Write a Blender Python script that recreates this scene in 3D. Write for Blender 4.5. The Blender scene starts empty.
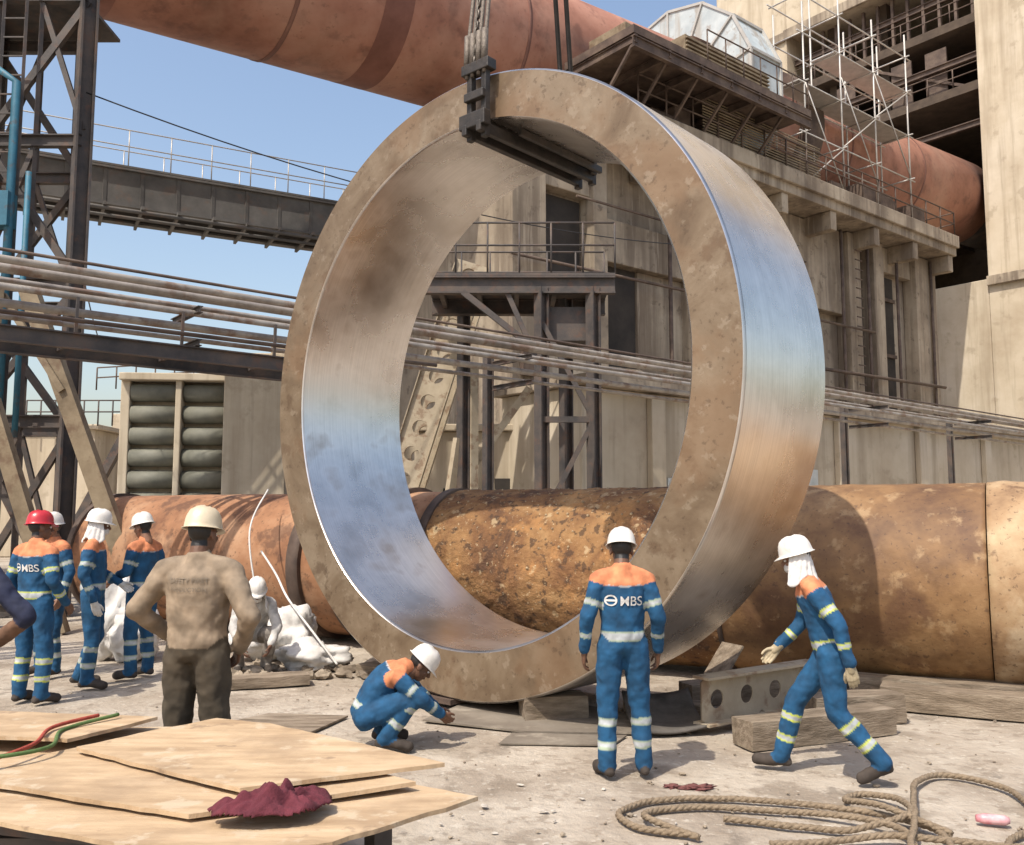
import bpy, bmesh, math, random
import numpy as np
from mathutils import Vector, Matrix, noise
random.seed(7); np.random.seed(7)
scn=bpy.context.scene; COL=bpy.context.collection
scn.view_settings.view_transform='Standard'; scn.view_settings.look='None'; scn.view_settings.exposure=0
V=Vector
# ---------------- plant axes ----------------
AX=V((.777,.629,0)).normalized(); BX=V((-AX.y,AX.x,0))
def W(a,b,z): return AX*a+BX*b+V((0,0,z))
# ---------------- materials ----------------
MC={}
def mat(name,cols,scale=3,rough=.8,metal=0,bump=.2,bscale=None,stretch=(1,1,1),detail=5,rough2=None,spots=None,streak=None,bdist=.02,dist=0.0,grain=None):
    if name in MC: return MC[name]
    m=bpy.data.materials.new(name); m.use_nodes=True; n=m.node_tree.nodes; l=m.node_tree.links
    b=n['Principled BSDF']; tc=n.new('ShaderNodeTexCoord'); mp=n.new('ShaderNodeMapping'); mp.inputs['Scale'].default_value=stretch
    l.new(tc.outputs['Object'],mp.inputs['Vector'])
    nz=n.new('ShaderNodeTexNoise'); nz.inputs['Scale'].default_value=scale; nz.inputs['Detail'].default_value=detail; nz.inputs['Roughness'].default_value=.65; nz.inputs['Distortion'].default_value=dist
    l.new(mp.outputs[0],nz.inputs['Vector'])
    cr=n.new('ShaderNodeValToRGB'); e=cr.color_ramp.elements
    k=len(cols); lo,hi=.32,.68
    while len(e)<k: e.new(.5)
    for i,c in enumerate(cols):
        e[i].position=lo+(hi-lo)*i/max(1,k-1); e[i].color=(*c,1)
    l.new(nz.outputs['Fac'],cr.inputs[0]); colout=cr.outputs[0]
    def layer(colin,vec_scale,sc,thr,width,color,fac):
        mp2=n.new('ShaderNodeMapping'); mp2.inputs['Scale'].default_value=vec_scale; mp2.inputs['Location'].default_value=(3.7,1.3,9.1); l.new(tc.outputs['Object'],mp2.inputs['Vector'])
        n2=n.new('ShaderNodeTexNoise'); n2.inputs['Scale'].default_value=sc; n2.inputs['Detail'].default_value=5; n2.inputs['Roughness'].default_value=.62; l.new(mp2.outputs[0],n2.inputs['Vector'])
        mr=n.new('ShaderNodeMapRange'); mr.inputs['From Min'].default_value=thr; mr.inputs['From Max'].default_value=thr+width; mr.inputs['To Max'].default_value=fac; l.new(n2.outputs['Fac'],mr.inputs['Value'])
        mx=n.new('ShaderNodeMix'); mx.data_type='RGBA'; l.new(mr.outputs[0],mx.inputs['Factor']); l.new(colin,mx.inputs['A']); mx.inputs['B'].default_value=(*color,1)
        return mx.outputs['Result']
    for s in (spots or []): colout=layer(colout,(1,1,1),*s)
    for s in (streak or []): colout=layer(colout,(1,1,.06),*s)
    l.new(colout,b.inputs['Base Color'])
    b.inputs['Metallic'].default_value=metal
    if rough2 is not None:
        mr=n.new('ShaderNodeMapRange'); mr.inputs['From Min'].default_value=.3; mr.inputs['From Max'].default_value=.7; mr.inputs['To Min'].default_value=rough; mr.inputs['To Max'].default_value=rough2
        l.new(nz.outputs['Fac'],mr.inputs['Value']); l.new(mr.outputs[0],b.inputs['Roughness'])
    else: b.inputs['Roughness'].default_value=rough
    if bump:
        nb=n.new('ShaderNodeTexNoise'); nb.inputs['Scale'].default_value=bscale or scale*6; nb.inputs['Detail'].default_value=5; nb.inputs['Roughness'].default_value=.65; l.new(mp.outputs[0],nb.inputs['Vector'])
        bp=n.new('ShaderNodeBump'); bp.inputs['Strength'].default_value=bump; bp.inputs['Distance'].default_value=bdist; l.new(nb.outputs['Fac'],bp.inputs['Height']); l.new(bp.outputs[0],b.inputs['Normal'])
    MC[name]=m; return m
def attr_mat(name,rough=.85,bump=.5,bs=90,lo=.6,hi=1.3,ridge=False):
    m=bpy.data.materials.new(name); m.use_nodes=True; n=m.node_tree.nodes; l=m.node_tree.links; b=n['Principled BSDF']
    a=n.new('ShaderNodeAttribute'); a.attribute_name='Col'
    tc=n.new('ShaderNodeTexCoord'); nz=n.new('ShaderNodeTexNoise'); nz.inputs['Scale'].default_value=11; nz.inputs['Detail'].default_value=6; l.new(tc.outputs['Object'],nz.inputs['Vector'])
    mr=n.new('ShaderNodeMapRange'); mr.inputs['From Min'].default_value=.3; mr.inputs['From Max'].default_value=.7; mr.inputs['To Min'].default_value=lo; mr.inputs['To Max'].default_value=hi; l.new(nz.outputs['Fac'],mr.inputs['Value'])
    mx=n.new('ShaderNodeVectorMath'); mx.operation='SCALE'; l.new(a.outputs['Color'],mx.inputs[0]); l.new(mr.outputs[0],mx.inputs['Scale']); l.new(mx.outputs[0],b.inputs['Base Color'])
    b.inputs['Roughness'].default_value=rough
    nb=n.new('ShaderNodeTexNoise')
    if ridge:
        nb.noise_type='RIDGED_MULTIFRACTAL'; nb.inputs['Scale'].default_value=4.5; nb.inputs['Detail'].default_value=2; nb.inputs['Distortion'].default_value=.9
    else:
        nb.inputs['Scale'].default_value=bs*.25; nb.inputs['Detail'].default_value=4
    l.new(tc.outputs['Object'],nb.inputs['Vector'])
    bp=n.new('ShaderNodeBump'); bp.inputs['Strength'].default_value=bump; bp.inputs['Distance'].default_value=.03; l.new(nb.outputs['Fac'],bp.inputs['Height']); l.new(bp.outputs[0],b.inputs['Normal'])
    return m
M_ground=mat('ground_mat',[(.235,.19,.145),(.38,.325,.26),(.48,.425,.35)],scale=.7,rough=.95,bump=.8,bscale=14,bdist=.035,spots=[(1.7,.53,.10,(.19,.15,.11),.65),(.45,.5,.18,(.28,.225,.165),.6),(7,.57,.06,(.22,.175,.13),.6),(16,.60,.06,(.55,.50,.42),.5),(2.6,.62,.05,(.12,.098,.075),.5)])
M_conc=mat('concrete_mat',[(.20,.16,.115),(.33,.27,.20),(.44,.375,.285)],scale=.35,rough=.9,bump=.4,bscale=6,streak=[(1.1,.47,.14,(.12,.09,.065),.75),(3.2,.53,.10,(.18,.14,.10),.55),(6,.58,.08,(.44,.375,.29),.4)],spots=[(.5,.51,.12,(.18,.14,.105),.6),(2.5,.6,.05,(.12,.092,.066),.6)])
M_conc2=mat('concrete_light_mat',[(.40,.325,.23),(.50,.425,.315),(.58,.505,.395)],scale=.3,rough=.9,bump=.25,bscale=5,streak=[(.9,.50,.16,(.28,.22,.15),.65),(2.5,.55,.1,(.32,.26,.185),.5)],spots=[(1.2,.58,.08,(.31,.25,.175),.5)])
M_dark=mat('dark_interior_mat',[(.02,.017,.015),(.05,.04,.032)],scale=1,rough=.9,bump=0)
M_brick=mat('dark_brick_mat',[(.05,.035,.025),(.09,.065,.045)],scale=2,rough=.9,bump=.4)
M_steel_d=mat('dark_steel_mat',[(.035,.032,.032),(.07,.058,.052),(.11,.08,.062)],scale=2,rough=.7,bump=.2,spots=[(4,.55,.1,(.13,.065,.04),.5)])
M_steel_b=mat('brown_steel_mat',[(.05,.033,.025),(.09,.06,.045),(.14,.10,.072)],scale=2,rough=.75,bump=.2)
M_leg=mat('olive_steel_mat',[(.13,.095,.055),(.21,.16,.10),(.27,.215,.14)],scale=2,rough=.75,bump=.2,spots=[(3,.54,.1,(.12,.07,.04),.7)])
M_steel_g=mat('galvanised_pipe_mat',[(.20,.175,.155),(.32,.285,.25),(.42,.38,.33)],scale=2.5,rough=.55,metal=.3,bump=.1,spots=[(3,.53,.1,(.19,.11,.07),.7)])
M_tube=mat('scaffold_tube_mat',[(.4,.38,.35),(.55,.52,.48)],scale=3,rough=.5,metal=.4,bump=0)
M_kiln=mat('kiln_shell_mat',[(.20,.082,.05),(.33,.15,.10),(.42,.215,.15)],scale=.35,rough=.75,bump=.15,bscale=5,spots=[(1.3,.53,.12,(.14,.06,.042),.6),(.25,.50,.15,(.45,.27,.195),.55),(6,.6,.08,(.18,.088,.06),.5)])
M_rust=mat('rusty_crust_mat',[(.065,.03,.015),(.165,.078,.03),(.26,.14,.055),(.34,.21,.095)],scale=1.4,rough=.88,bump=1.0,bscale=13,bdist=.04,dist=.5,spots=[(9,.55,.06,(.045,.024,.014),.75),(2.6,.57,.07,(.34,.17,.06),.7),(5,.61,.05,(.44,.33,.19),.6),(22,.63,.04,(.50,.40,.25),.6)])
M_rustg=mat('rusty_gold_mat',[(.095,.046,.022),(.225,.122,.05),(.35,.215,.10)],scale=.9,rough=.68,bump=.4,bscale=14,bdist=.015,spots=[(1.6,.52,.12,(.10,.045,.022),.7),(4,.56,.08,(.42,.285,.15),.5),(24,.60,.05,(.06,.03,.018),.6)])
M_rustt=mat('rusty_tan_mat',[(.15,.08,.04),(.33,.21,.11),(.47,.35,.21)],scale=1.1,rough=.75,bump=.4,bscale=12,bdist=.015,spots=[(2,.52,.12,(.54,.43,.29),.6),(3,.58,.06,(.11,.055,.028),.7),(20,.6,.05,(.08,.042,.024),.6)])
M_rust2=mat('rusty_orange_mat',[(.16,.068,.032),(.29,.14,.068),(.40,.23,.13)],scale=.9,rough=.8,bump=.4,spots=[(3,.53,.08,(.09,.042,.024),.7),(1,.53,.1,(.42,.26,.155),.5),(14,.6,.05,(.07,.035,.02),.6)])
M_wood=mat('old_timber_mat',[(.12,.09,.06),(.22,.17,.12),(.33,.27,.20)],scale=3,stretch=(1,5,5),rough=.9,bump=.7,bscale=18)
M_ply=mat('plywood_mat',[(.33,.225,.13),(.46,.33,.20),(.55,.41,.265)],scale=1.5,stretch=(1,5,1),rough=.85,bump=.3,bscale=18,spots=[(1.4,.50,.12,(.28,.195,.12),.6),(5,.58,.06,(.52,.43,.31),.6),(3,.61,.04,(.19,.13,.085),.55)])
M_beamy=mat('painted_steel_cream_mat',[(.32,.26,.18),(.44,.37,.265)],scale=3,rough=.7,bump=.15,spots=[(4,.54,.08,(.2,.12,.07),.7)])
M_black=mat('black_steel_mat',[(.014,.014,.015),(.04,.036,.034)],scale=6,rough=.5,metal=.3,bump=.1)
M_white=mat('white_sack_mat',[(.50,.48,.45),(.70,.68,.65)],scale=3,rough=.8,bump=.6,bscale=9)
M_lit=mat('litter_mat',[(.34,.30,.25),(.5,.46,.40)],scale=30,rough=.9,bump=0)
M_guard=mat('pale_guard_mat',[(.34,.39,.41),(.50,.55,.56)],scale=1.2,rough=.8,bump=.1,spots=[(2,.56,.08,(.25,.2,.16),.6)],streak=[(2,.52,.1,(.30,.26,.21),.6)])
M_louv=mat('louvre_mat',[(.12,.12,.095),(.20,.195,.155)],scale=1.5,rough=.7,bump=.1)
M_rope=mat('rope_mat',[(.17,.125,.08),(.30,.23,.155)],scale=40,rough=.95,bump=.6,bscale=120)
M_blue=mat('blue_paint_mat',[(.015,.09,.14),(.03,.15,.22)],scale=3,rough=.6,bump=.1,spots=[(5,.55,.08,(.08,.06,.05),.6)])
M_red=mat('red_sign_mat',[(.5,.05,.03),(.6,.08,.05)],scale=3,rough=.6,bump=0)
M_maroon=mat('maroon_cloth_mat',[(.075,.012,.02),(.14,.026,.038)],scale=12,rough=.95,bump=.5)
M_green=mat('green_strap_mat',[(.06,.12,.03),(.12,.18,.06)],scale=30,rough=.9,bump=.3)
M_redst=mat('red_strap_mat',[(.28,.04,.025),(.4,.08,.05)],scale=30,rough=.9,bump=.3)
# ---------------- builders ----------------
def empty(name,loc=(0,0,0)):
    o=bpy.data.objects.new(name,None); o.location=loc; o.empty_display_size=.2; COL.objects.link(o); return o
class Bd:
    def __init__(s): s.bm=bmesh.new()
    def box(s,c,size,X=V((1,0,0)),Y=V((0,1,0)),Z=V((0,0,1))):
        vs=[]
        for dz in(-.5,.5):
            for dx,dy in((-.5,-.5),(.5,-.5),(.5,.5),(-.5,.5)):
                vs.append(s.bm.verts.new(V(c)+X*dx*size[0]+Y*dy*size[1]+Z*dz*size[2]))
        for f in((3,2,1,0),(4,5,6,7),(0,1,5,4),(1,2,6,5),(2,3,7,6),(3,0,4,7)): s.bm.faces.new([vs[i] for i in f])
        return s
    def ab(s,a0,a1,b0,b1,z0,z1):
        return s.box(W((a0+a1)/2,(b0+b1)/2,(z0+z1)/2),(a1-a0,b1-b0,z1-z0),AX,BX)
    def beam(s,p0,p1,w,h,up=V((0,0,1))):
        p0=V(p0);p1=V(p1); d=(p1-p0); L=d.length; d.normalize()
        if abs(d.dot(up))>.98: up=AX
        x=d.cross(up).normalized(); z=x.cross(d)
        return s.box((p0+p1)/2,(w,L,h),x,d,z)
    def ibeam(s,p0,p1,w,h,t=.03):
        p0=V(p0);p1=V(p1); d=(p1-p0).normalized(); up=V((0,0,1))
        if abs(d.z)>.98: up=AX
        x=d.cross(up).normalized(); z=x.cross(d)
        s.beam(p0,p1,t,h-2*t,up); s.beam(p0+z*(h/2-t/2),p1+z*(h/2-t/2),w,t,up); s.beam(p0-z*(h/2-t/2),p1-z*(h/2-t/2),w,t,up); return s
    def tube(s,pts,r,seg=8,cap=True,smooth=True):
        pts=[V(p) for p in pts]; rs=r if isinstance(r,(list,tuple)) else [r]*len(pts); prev=None; rings=[]
        for i,p in enumerate(pts):
            d=((pts[min(i+1,len(pts)-1)]-pts[max(i-1,0)])).normalized()
            if prev is None:
                u=V((0,0,1)) if abs(d.z)<.9 else V((1,0,0)); x=d.cross(u).normalized()
            else: x=(prev-d*prev.dot(d)).normalized()
            prev=x; y=d.cross(x)
            rings.append([s.bm.verts.new(p+(x*math.cos(2*math.pi*k/seg)+y*math.sin(2*math.pi*k/seg))*rs[i]) for k in range(seg)])
        for i in range(len(rings)-1):
            for k in range(seg):
                f=s.bm.faces.new((rings[i][k],rings[i][(k+1)%seg],rings[i+1][(k+1)%seg],rings[i+1][k])); f.smooth=smooth
        if cap:
            s.bm.faces.new(rings[0][::-1]); s.bm.faces.new(rings[-1])
        return s
    def prism(s,pts,z0,z1):
        lo=[s.bm.verts.new((p[0],p[1],z0+(p[2] if len(p)>2 else 0))) for p in pts]; hi=[s.bm.verts.new((p[0],p[1],z1+(p[2] if len(p)>2 else 0))) for p in pts]
        s.bm.faces.new(lo[::-1]); s.bm.faces.new(hi)
        for i in range(len(pts)):
            j=(i+1)%len(pts); s.bm.faces.new((lo[i],lo[j],hi[j],hi[i]))
        return s
    def blob(s,c,r,sub=3,amp=.15,freq=2.5,seed=0,rot=0,smooth=True,flat=True):
        res=bmesh.ops.create_icosphere(s.bm,subdivisions=sub,radius=1)
        R=Matrix.Rotation(rot,3,'Z')
        for v in res['verts']:
            q=v.co.copy(); k=1+amp*noise.noise(q*freq+V((seed*3.1,seed*1.7,seed)))+amp*.5*noise.noise(q*freq*3+V((seed,0,0)))
            q=R@V((q.x*r[0]*k,q.y*r[1]*k,q.z*r[2]*k)); v.co=V(c)+q
        for f in {f for v in res['verts'] for f in v.link_faces}: f.smooth=smooth
        return s
    def rail(s,p0,p1,h=1.1,n=6,r=.025):
        p0=V(p0);p1=V(p1)
        for k in range(n+1):
            q=p0.lerp(p1,k/n); s.tube([q,q+V((0,0,h))],r,6)
        for hh in(h,h*.55): s.tube([p0+V((0,0,hh)),p1+V((0,0,hh))],r,6)
        return s
    def done(s,name,m,parent=None,bevel=0,mw=None,norm=True):
        me=bpy.data.meshes.new(name); 
        if norm: bmesh.ops.recalc_face_normals(s.bm,faces=s.bm.faces)
        s.bm.to_mesh(me); s.bm.free(); me.materials.append(m)
        o=bpy.data.objects.new(name,me); COL.objects.link(o)
        if parent: o.parent=parent
        if bevel:
            b=o.modifiers.new('bev','BEVEL'); b.width=bevel; b.segments=2; b.limit_method='ANGLE'
        if mw is not None: o.matrix_world=mw
        return o
# ---------------- camera ----------------
cam=bpy.data.cameras.new('camera'); camo=bpy.data.objects.new('camera',cam); COL.objects.link(camo)
cam.sensor_width=36; cam.lens=31.64; cam.clip_end=5000; camo.location=(0,0,1.75); camo.rotation_euler=(math.radians(95.68),0,0); scn.camera=camo
# ---------------- light ----------------
sd=V((-.42,-.55,1.05)).normalized()
sun=bpy.data.lights.new('sun','SUN'); sun.energy=4.9; sun.angle=math.radians(.6); sun.color=(1,.93,.82); suno=bpy.data.objects.new('sun',sun); COL.objects.link(suno)
suno.rotation_euler=sd.to_track_quat('Z','Y').to_euler(); suno.location=(-20,-20,50)
w=bpy.data.worlds.new('World'); scn.world=w; w.use_nodes=True; wn=w.node_tree.nodes; wl=w.node_tree.links
sky=wn.new('ShaderNodeTexSky'); sky.sky_type='NISHITA'; sky.sun_disc=False; sky.sun_elevation=math.asin(sd.z); sky.sun_rotation=math.atan2(sd.x,sd.y); sky.air_density=1.4; sky.dust_density=3.0; sky.ozone_density=1.6
tint=wn.new('ShaderNodeVectorMath'); tint.operation='MULTIPLY'; tint.inputs[1].default_value=(1.42,1.36,1.36); wl.new(sky.outputs[0],tint.inputs[0])
wl.new(tint.outputs[0],wn['Background'].inputs[0]); wn['Background'].inputs[1].default_value=.15
# ---------------- ground ----------------
bm=bmesh.new()
def gh(x,y): return 0.012*noise.noise(V((x*.8,y*.8,0)))+.006*noise.noise(V((x*3,y*3,4)))-.012
xs=[-1500,-300,-60]+[-16+.2*i for i in range(161)]+[60,300,1500]; ys=[-1500,-200,-20]+[1+.2*i for i in range(96)]+[40,120,400,1500]
vv=[[bm.verts.new((x,y,gh(x,y) if -20<x<20 and 0<y<22 else -.012)) for x in xs] for y in ys]
for j in range(len(ys)-1):
    for i in range(len(xs)-1):
        f=bm.faces.new((vv[j][i],vv[j][i+1],vv[j+1][i+1],vv[j+1][i])); f.smooth=True
me=bpy.data.meshes.new('ground'); bm.to_mesh(me); bm.free(); me.materials.append(M_ground); go=bpy.data.objects.new('ground',me); COL.objects.link(go)
B=Bd()
for i in range(900):
    y=4.6+11*random.random()**1.6; x=(random.random()*2-1)*.62*y; r=random.choice([.004,.006,.009,.012,.02 if random.random()<.25 else .007])
    if i>700: x=random.gauss(.5,1.6); y=random.gauss(8.3,.6)
    B.blob((x,y,r*.3-.006),(r*random.uniform(.7,1.5),r,r*.6),sub=1,amp=.5,seed=i,rot=random.random()*6,smooth=False)
B.done('gravel',M_conc)
B=Bd()
for i in range(34):
    cx,cy=random.choice([(.1,5.5),(.45,5.3),(2.2,7.2),(-2.6,7.6),(-3.6,8.0),(-.3,5.2)]); x=cx+random.gauss(0,.4); y=cy+random.gauss(0,.3); r=random.uniform(.006,.024)
    B.blob((x,y,0),(r*1.5,r,.005),sub=1,amp=.8,seed=i,rot=random.random()*6,smooth=False)
B.done('litter',M_lit)
# ---------------- steel ring ----------------
C=V((-.49,8.25,2.95)); yaw=math.radians(41.5); nb_=V((math.sin(yaw),math.cos(yaw),0)); e1=V((math.cos(yaw),-math.sin(yaw),0))
R=2.88; Ri=2.43; WD=1.43
rm=Matrix(((e1.x,0,nb_.x,C.x),(e1.y,0,nb_.y,C.y),(0,1,0,C.z),(0,0,0,1)))
def ring_metal():
    m=bpy.data.materials.new('machined_steel_mat'); m.use_nodes=True; n=m.node_tree.nodes; l=m.node_tree.links; b=n['Principled BSDF']
    tc=n.new('ShaderNodeTexCoord'); mp=n.new('ShaderNodeMapping'); mp.inputs['Scale'].default_value=(.4,.4,60); l.new(tc.outputs['Object'],mp.inputs[0])
    nz=n.new('ShaderNodeTexNoise'); nz.inputs['Scale'].default_value=2.2; nz.inputs['Detail'].default_value=6; l.new(mp.outputs[0],nz.inputs['Vector'])
    n2=n.new('ShaderNodeTexNoise'); n2.inputs['Scale'].default_value=1.0; n2.inputs['Detail'].default_value=8; n2.inputs['Roughness'].default_value=.6; l.new(tc.outputs['Object'],n2.inputs['Vector'])
    cr=n.new('ShaderNodeValToRGB'); e=cr.color_ramp.elements; e[0].position=.34; e[0].color=(.55,.50,.45,1); e[1].position=.60; e[1].color=(.84,.80,.76,1); l.new(n2.outputs['Fac'],cr.inputs[0])
    mrz=n.new('ShaderNodeMapRange'); mrz.inputs['From Min'].default_value=.3; mrz.inputs['From Max'].default_value=.7; mrz.inputs['To Min'].default_value=.86; mrz.inputs['To Max'].default_value=1.05; l.new(nz.outputs['Fac'],mrz.inputs['Value'])
    mx=n.new('ShaderNodeVectorMath'); mx.operation='SCALE'; l.new(cr.outputs[0],mx.inputs[0]); l.new(mrz.outputs[0],mx.inputs['Scale'])
    n3=n.new('ShaderNodeTexNoise'); n3.inputs['Scale'].default_value=2.0; n3.inputs['Detail'].default_value=10; l.new(tc.outputs['Object'],n3.inputs['Vector'])
    mr=n.new('ShaderNodeMapRange'); mr.inputs['From Min'].default_value=.60; mr.inputs['From Max'].default_value=.75; mr.inputs['To Max'].default_value=.6; l.new(n3.outputs['Fac'],mr.inputs['Value'])
    m2=n.new('ShaderNodeMix'); m2.data_type='RGBA'; l.new(mr.outputs[0],m2.inputs['Factor']); l.new(mx.outputs[0],m2.inputs['A']); m2.inputs['B'].default_value=(.26,.17,.10,1)
    l.new(m2.outputs['Result'],b.inputs['Base Color']); b.inputs['Metallic'].default_value=.95
    rr=n.new('ShaderNodeMapRange'); rr.inputs['From Min'].default_value=.3; rr.inputs['From Max'].default_value=.7; rr.inputs['To Min'].default_value=.20; rr.inputs['To Max'].default_value=.36; l.new(n2.outputs['Fac'],rr.inputs['Value']); l.new(rr.outputs[0],b.inputs['Roughness'])
    bp=n.new('ShaderNodeBump'); bp.inputs['Strength'].default_value=.08; bp.inputs['Distance'].default_value=.002; l.new(nz.outputs['Fac'],bp.inputs['Height']); l.new(bp.outputs[0],b.inputs['Normal'])
    return m
M_ringm=ring_metal()
M_face=mat('ring_face_mat',[(.125,.082,.048),(.20,.143,.09),(.275,.21,.142)],scale=1.3,rough=.48,metal=.4,bump=.25,bscale=30,bdist=.004,detail=9,spots=[(2.2,.53,.14,(.33,.26,.18),.5),(3.2,.57,.07,(.10,.06,.034),.6),(.8,.50,.10,(.24,.15,.085),.6),(7,.59,.06,(.36,.29,.21),.4),(16,.60,.05,(.09,.058,.035),.5)],dist=.9)
bm=bmesh.new(); N=224; prof=[(Ri+.02,0),(R-.02,0),(R,.02),(R,WD-.02),(R-.02,WD),(Ri+.02,WD),(Ri,WD-.02),(Ri,.02)]
rings=[[bm.verts.new((r*math.cos(2*math.pi*k/N),r*math.sin(2*math.pi*k/N),z)) for r,z in prof] for k in range(N)]
for k in range(N):
    for i in range(8):
        f=bm.faces.new((rings[k][i],rings[(k+1)%N][i],rings[(k+1)%N][(i+1)%8],rings[k][(i+1)%8])); f.material_index=0 if i in(0,4) else 1; f.smooth=i not in(0,4)
bmesh.ops.recalc_face_normals(bm,faces=bm.faces)
me=bpy.data.meshes.new('steel_ring'); bm.to_mesh(me); bm.free(); me.materials.append(M_face); me.materials.append(M_ringm)
ro=bpy.data.objects.new('steel_ring',me); COL.objects.link(ro); ro.matrix_world=rm
es=ro.modifiers.new('wn','WEIGHTED_NORMAL'); es.keep_sharp=True
# ---------------- lifting tackle ----------------
def RL(x,y,z): return rm@V((x,y,z))
lt=empty('lifting_tackle'); U=V((0,0,1))
B=Bd(); tx=.33
for dx in(-.09,.09):
    B.beam(RL(tx+dx,2.28,-.2),RL(tx+dx,2.28,WD+.12),.06,.10)
    for zz in(-.10,WD+.10): B.beam(RL(tx+dx,2.2,zz),RL(tx+dx,2.93,zz),.07,.06)
for zz in(-.10,WD+.10):
    B.beam(RL(tx-.16,2.36,zz-.05),RL(tx+.16,2.36,zz-.05),.09,.14); B.beam(RL(tx-.17,2.88,zz),RL(tx+.17,2.88,zz),.12,.10); B.beam(RL(tx-.12,2.6,zz-.04),RL(tx+.12,2.6,zz-.04),.07,.08)
B.beam(RL(tx,2.38,-.15),RL(tx,2.38,WD+.1),.10,.05); B.beam(RL(tx+.2,2.33,.25),RL(tx+.2,2.33,WD+.1),.045,.07)
B.done('clamp_frame',mat('clamp_mat',[(.02,.019,.018),(.06,.05,.042)],scale=6,rough=.5,metal=.3,bump=.2),lt,bevel=.008)
B=Bd()
def chain(p0,p1,n,r=.018):
    p0=V(p0);p1=V(p1); d=(p1-p0).normalized(); L=(p1-p0).length/n
    x=d.cross(V((0,1,0))).normalized(); y=d.cross(x)
    for i in range(n):
        c=p0.lerp(p1,(i+.5)/n); s_=x if i%2 else y; pts=[]
        for k in range(11):
            t=2*math.pi*k/10; pts.append(c+d*math.cos(t)*L*.68+s_*math.sin(t)*L*.30)
        B.tube(pts,r,6,cap=False)
hook=RL(.25,9.5,WD/2)
chain(RL(tx-.02,2.92,-.14),hook,110,.011)
B.done('chain',mat('chain_mat',[(.06,.05,.042),(.15,.13,.11)],scale=20,rough=.5,metal=.6,bump=0),lt)
B=Bd()
for dx in(-.12,-.05,.03,.10): B.tube([RL(tx+dx,2.80,-.13),RL(tx+dx,2.98,-.13),hook+e1*dx*.3],.020,8)
for dx in(-.12,-.05,.03,.10): B.tube([RL(tx+dx,2.90,-.13),RL(tx+dx,3.22,-.12)],.032,8)
B.done('wire_slings',mat('wire_sling_mat',[(.10,.08,.065),(.2,.17,.14)],scale=40,rough=.6,metal=.4,bump=.4,bscale=80),lt)
B=Bd()
for dx in(-.28,-.14): B.tube([RL(tx+dx,2.9,WD+.10),hook+e1*dx*1.0+nb_*.3],.026,8)
B.done('sling_cables',M_black,lt)
B=Bd(); B.blob(hook+V((0,0,.5)),(.3,.3,.6),amp=.05); B.tube([hook+V((0,0,.8)),hook+V((0,0,20))],.03,8); 
for dx in(-.12,.12): B.tube([hook+V((dx,0,.8)),hook+V((dx,0,20))],.02,8)
B.done('hook_block',M_black,lt)
# ---------------- lying rusty pipe ----------------
pn=V((.487,.873,0)).normalized(); pd=V((-pn.y,pn.x,0)); pr=.99
def PP(t,off=0,z=1.04): return pn*(10+off)+pd*t+V((0,0,z))
def shell(B,c0,c1,r,seg=72,steps=1,cap=True,th=.05,rn=0,rf=None):
    d=(c1-c0).normalized(); x=d.cross(U).normalized(); y=x.cross(d); rr=[]
    for i in range(steps+1):
        c=c0.lerp(c1,i/steps); row=[]
        for k in range(seg):
            q=c+(x*math.cos(2*math.pi*k/seg)+y*math.sin(2*math.pi*k/seg))*(r if rf is None else r*rf(i/steps))
            if rn: q=c+(q-c)*(1+rn/r*(noise.noise(q*2.2)+.8*noise.noise(q*9)+.9*(1 if noise.noise(q*5)>.22 else 0)))
            row.append(B.bm.verts.new(q))
        rr.append(row)
    for i in range(steps):
        for k in range(seg):
            f=B.bm.faces.new((rr[i][k],rr[i][(k+1)%seg],rr[i+1][(k+1)%seg],rr[i+1][k])); f.smooth=True
    if cap:
        for ring,c in((rr[0],c0),(rr[-1],c1)):
            inn=[B.bm.verts.new(c+(v.co-c)*(1-th/r)) for v in ring]; dd=(c1-c0).normalized()*(1 if ring is rr[0] else -1)
            deep=[B.bm.verts.new(v.co+dd*min(1.5,(c1-c0).length*.45)) for v in inn]
            for k in range(seg):
                j=(k+1)%seg; B.bm.faces.new((ring[k],ring[j],inn[j],inn[k])); B.bm.faces.new((inn[k],inn[j],deep[j],deep[k]))
            B.bm.faces.new(deep)
lp=empty('rusty_pipe'); tl=13.05
B=Bd(); shell(B,PP(-5.5),PP(.24),pr*1.012,seg=120,steps=110,rn=.004,rf=lambda t:1+.014*math.exp(-((t-.975)/.014)**2)); B.done('shell_end_section',M_rustt,lp)
B=Bd(); shell(B,PP(.25),PP(2.69),pr,seg=140,steps=60,rn=.005); B.done('shell_smooth_section',M_rustg,lp)
B=Bd(); shell(B,PP(2.7),PP(6.4),pr,seg=220,steps=140,rn=.010); B.done('shell_crusted_section',M_rust,lp)
B=Bd(); shell(B,PP(6.42),PP(tl),pr*.985,seg=110,steps=50,rn=.004); B.done('shell_far_section',M_rust2,lp)
B=Bd()
for t,wd,ex in((6.3,.12,.03),(7.0,.18,.05),(7.6,.12,.04),(8.2,.2,.05),(12.9,.12,.03)): shell(B,PP(t),PP(t+wd),pr+ex,cap=True,th=.12)
for t in(2.66,): shell(B,PP(t),PP(t+.05),pr+.012,th=.03)
B.done('bands',M_steel_b,lp)
B=Bd()
for i in range(26):
    for j in range(7):
        if random.random()<.45: continue
        t=2.9+i*.13+random.uniform(-.02,.02); an=.1+j*.22+random.uniform(-.02,.02); nn=(-pn*math.cos(an)+U*math.sin(an)); s_=random.uniform(.010,.02)
        B.blob(PP(t)+nn*(pr+.004),(s_,s_,s_),sub=1,amp=.3,seed=i*9+j)
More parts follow.
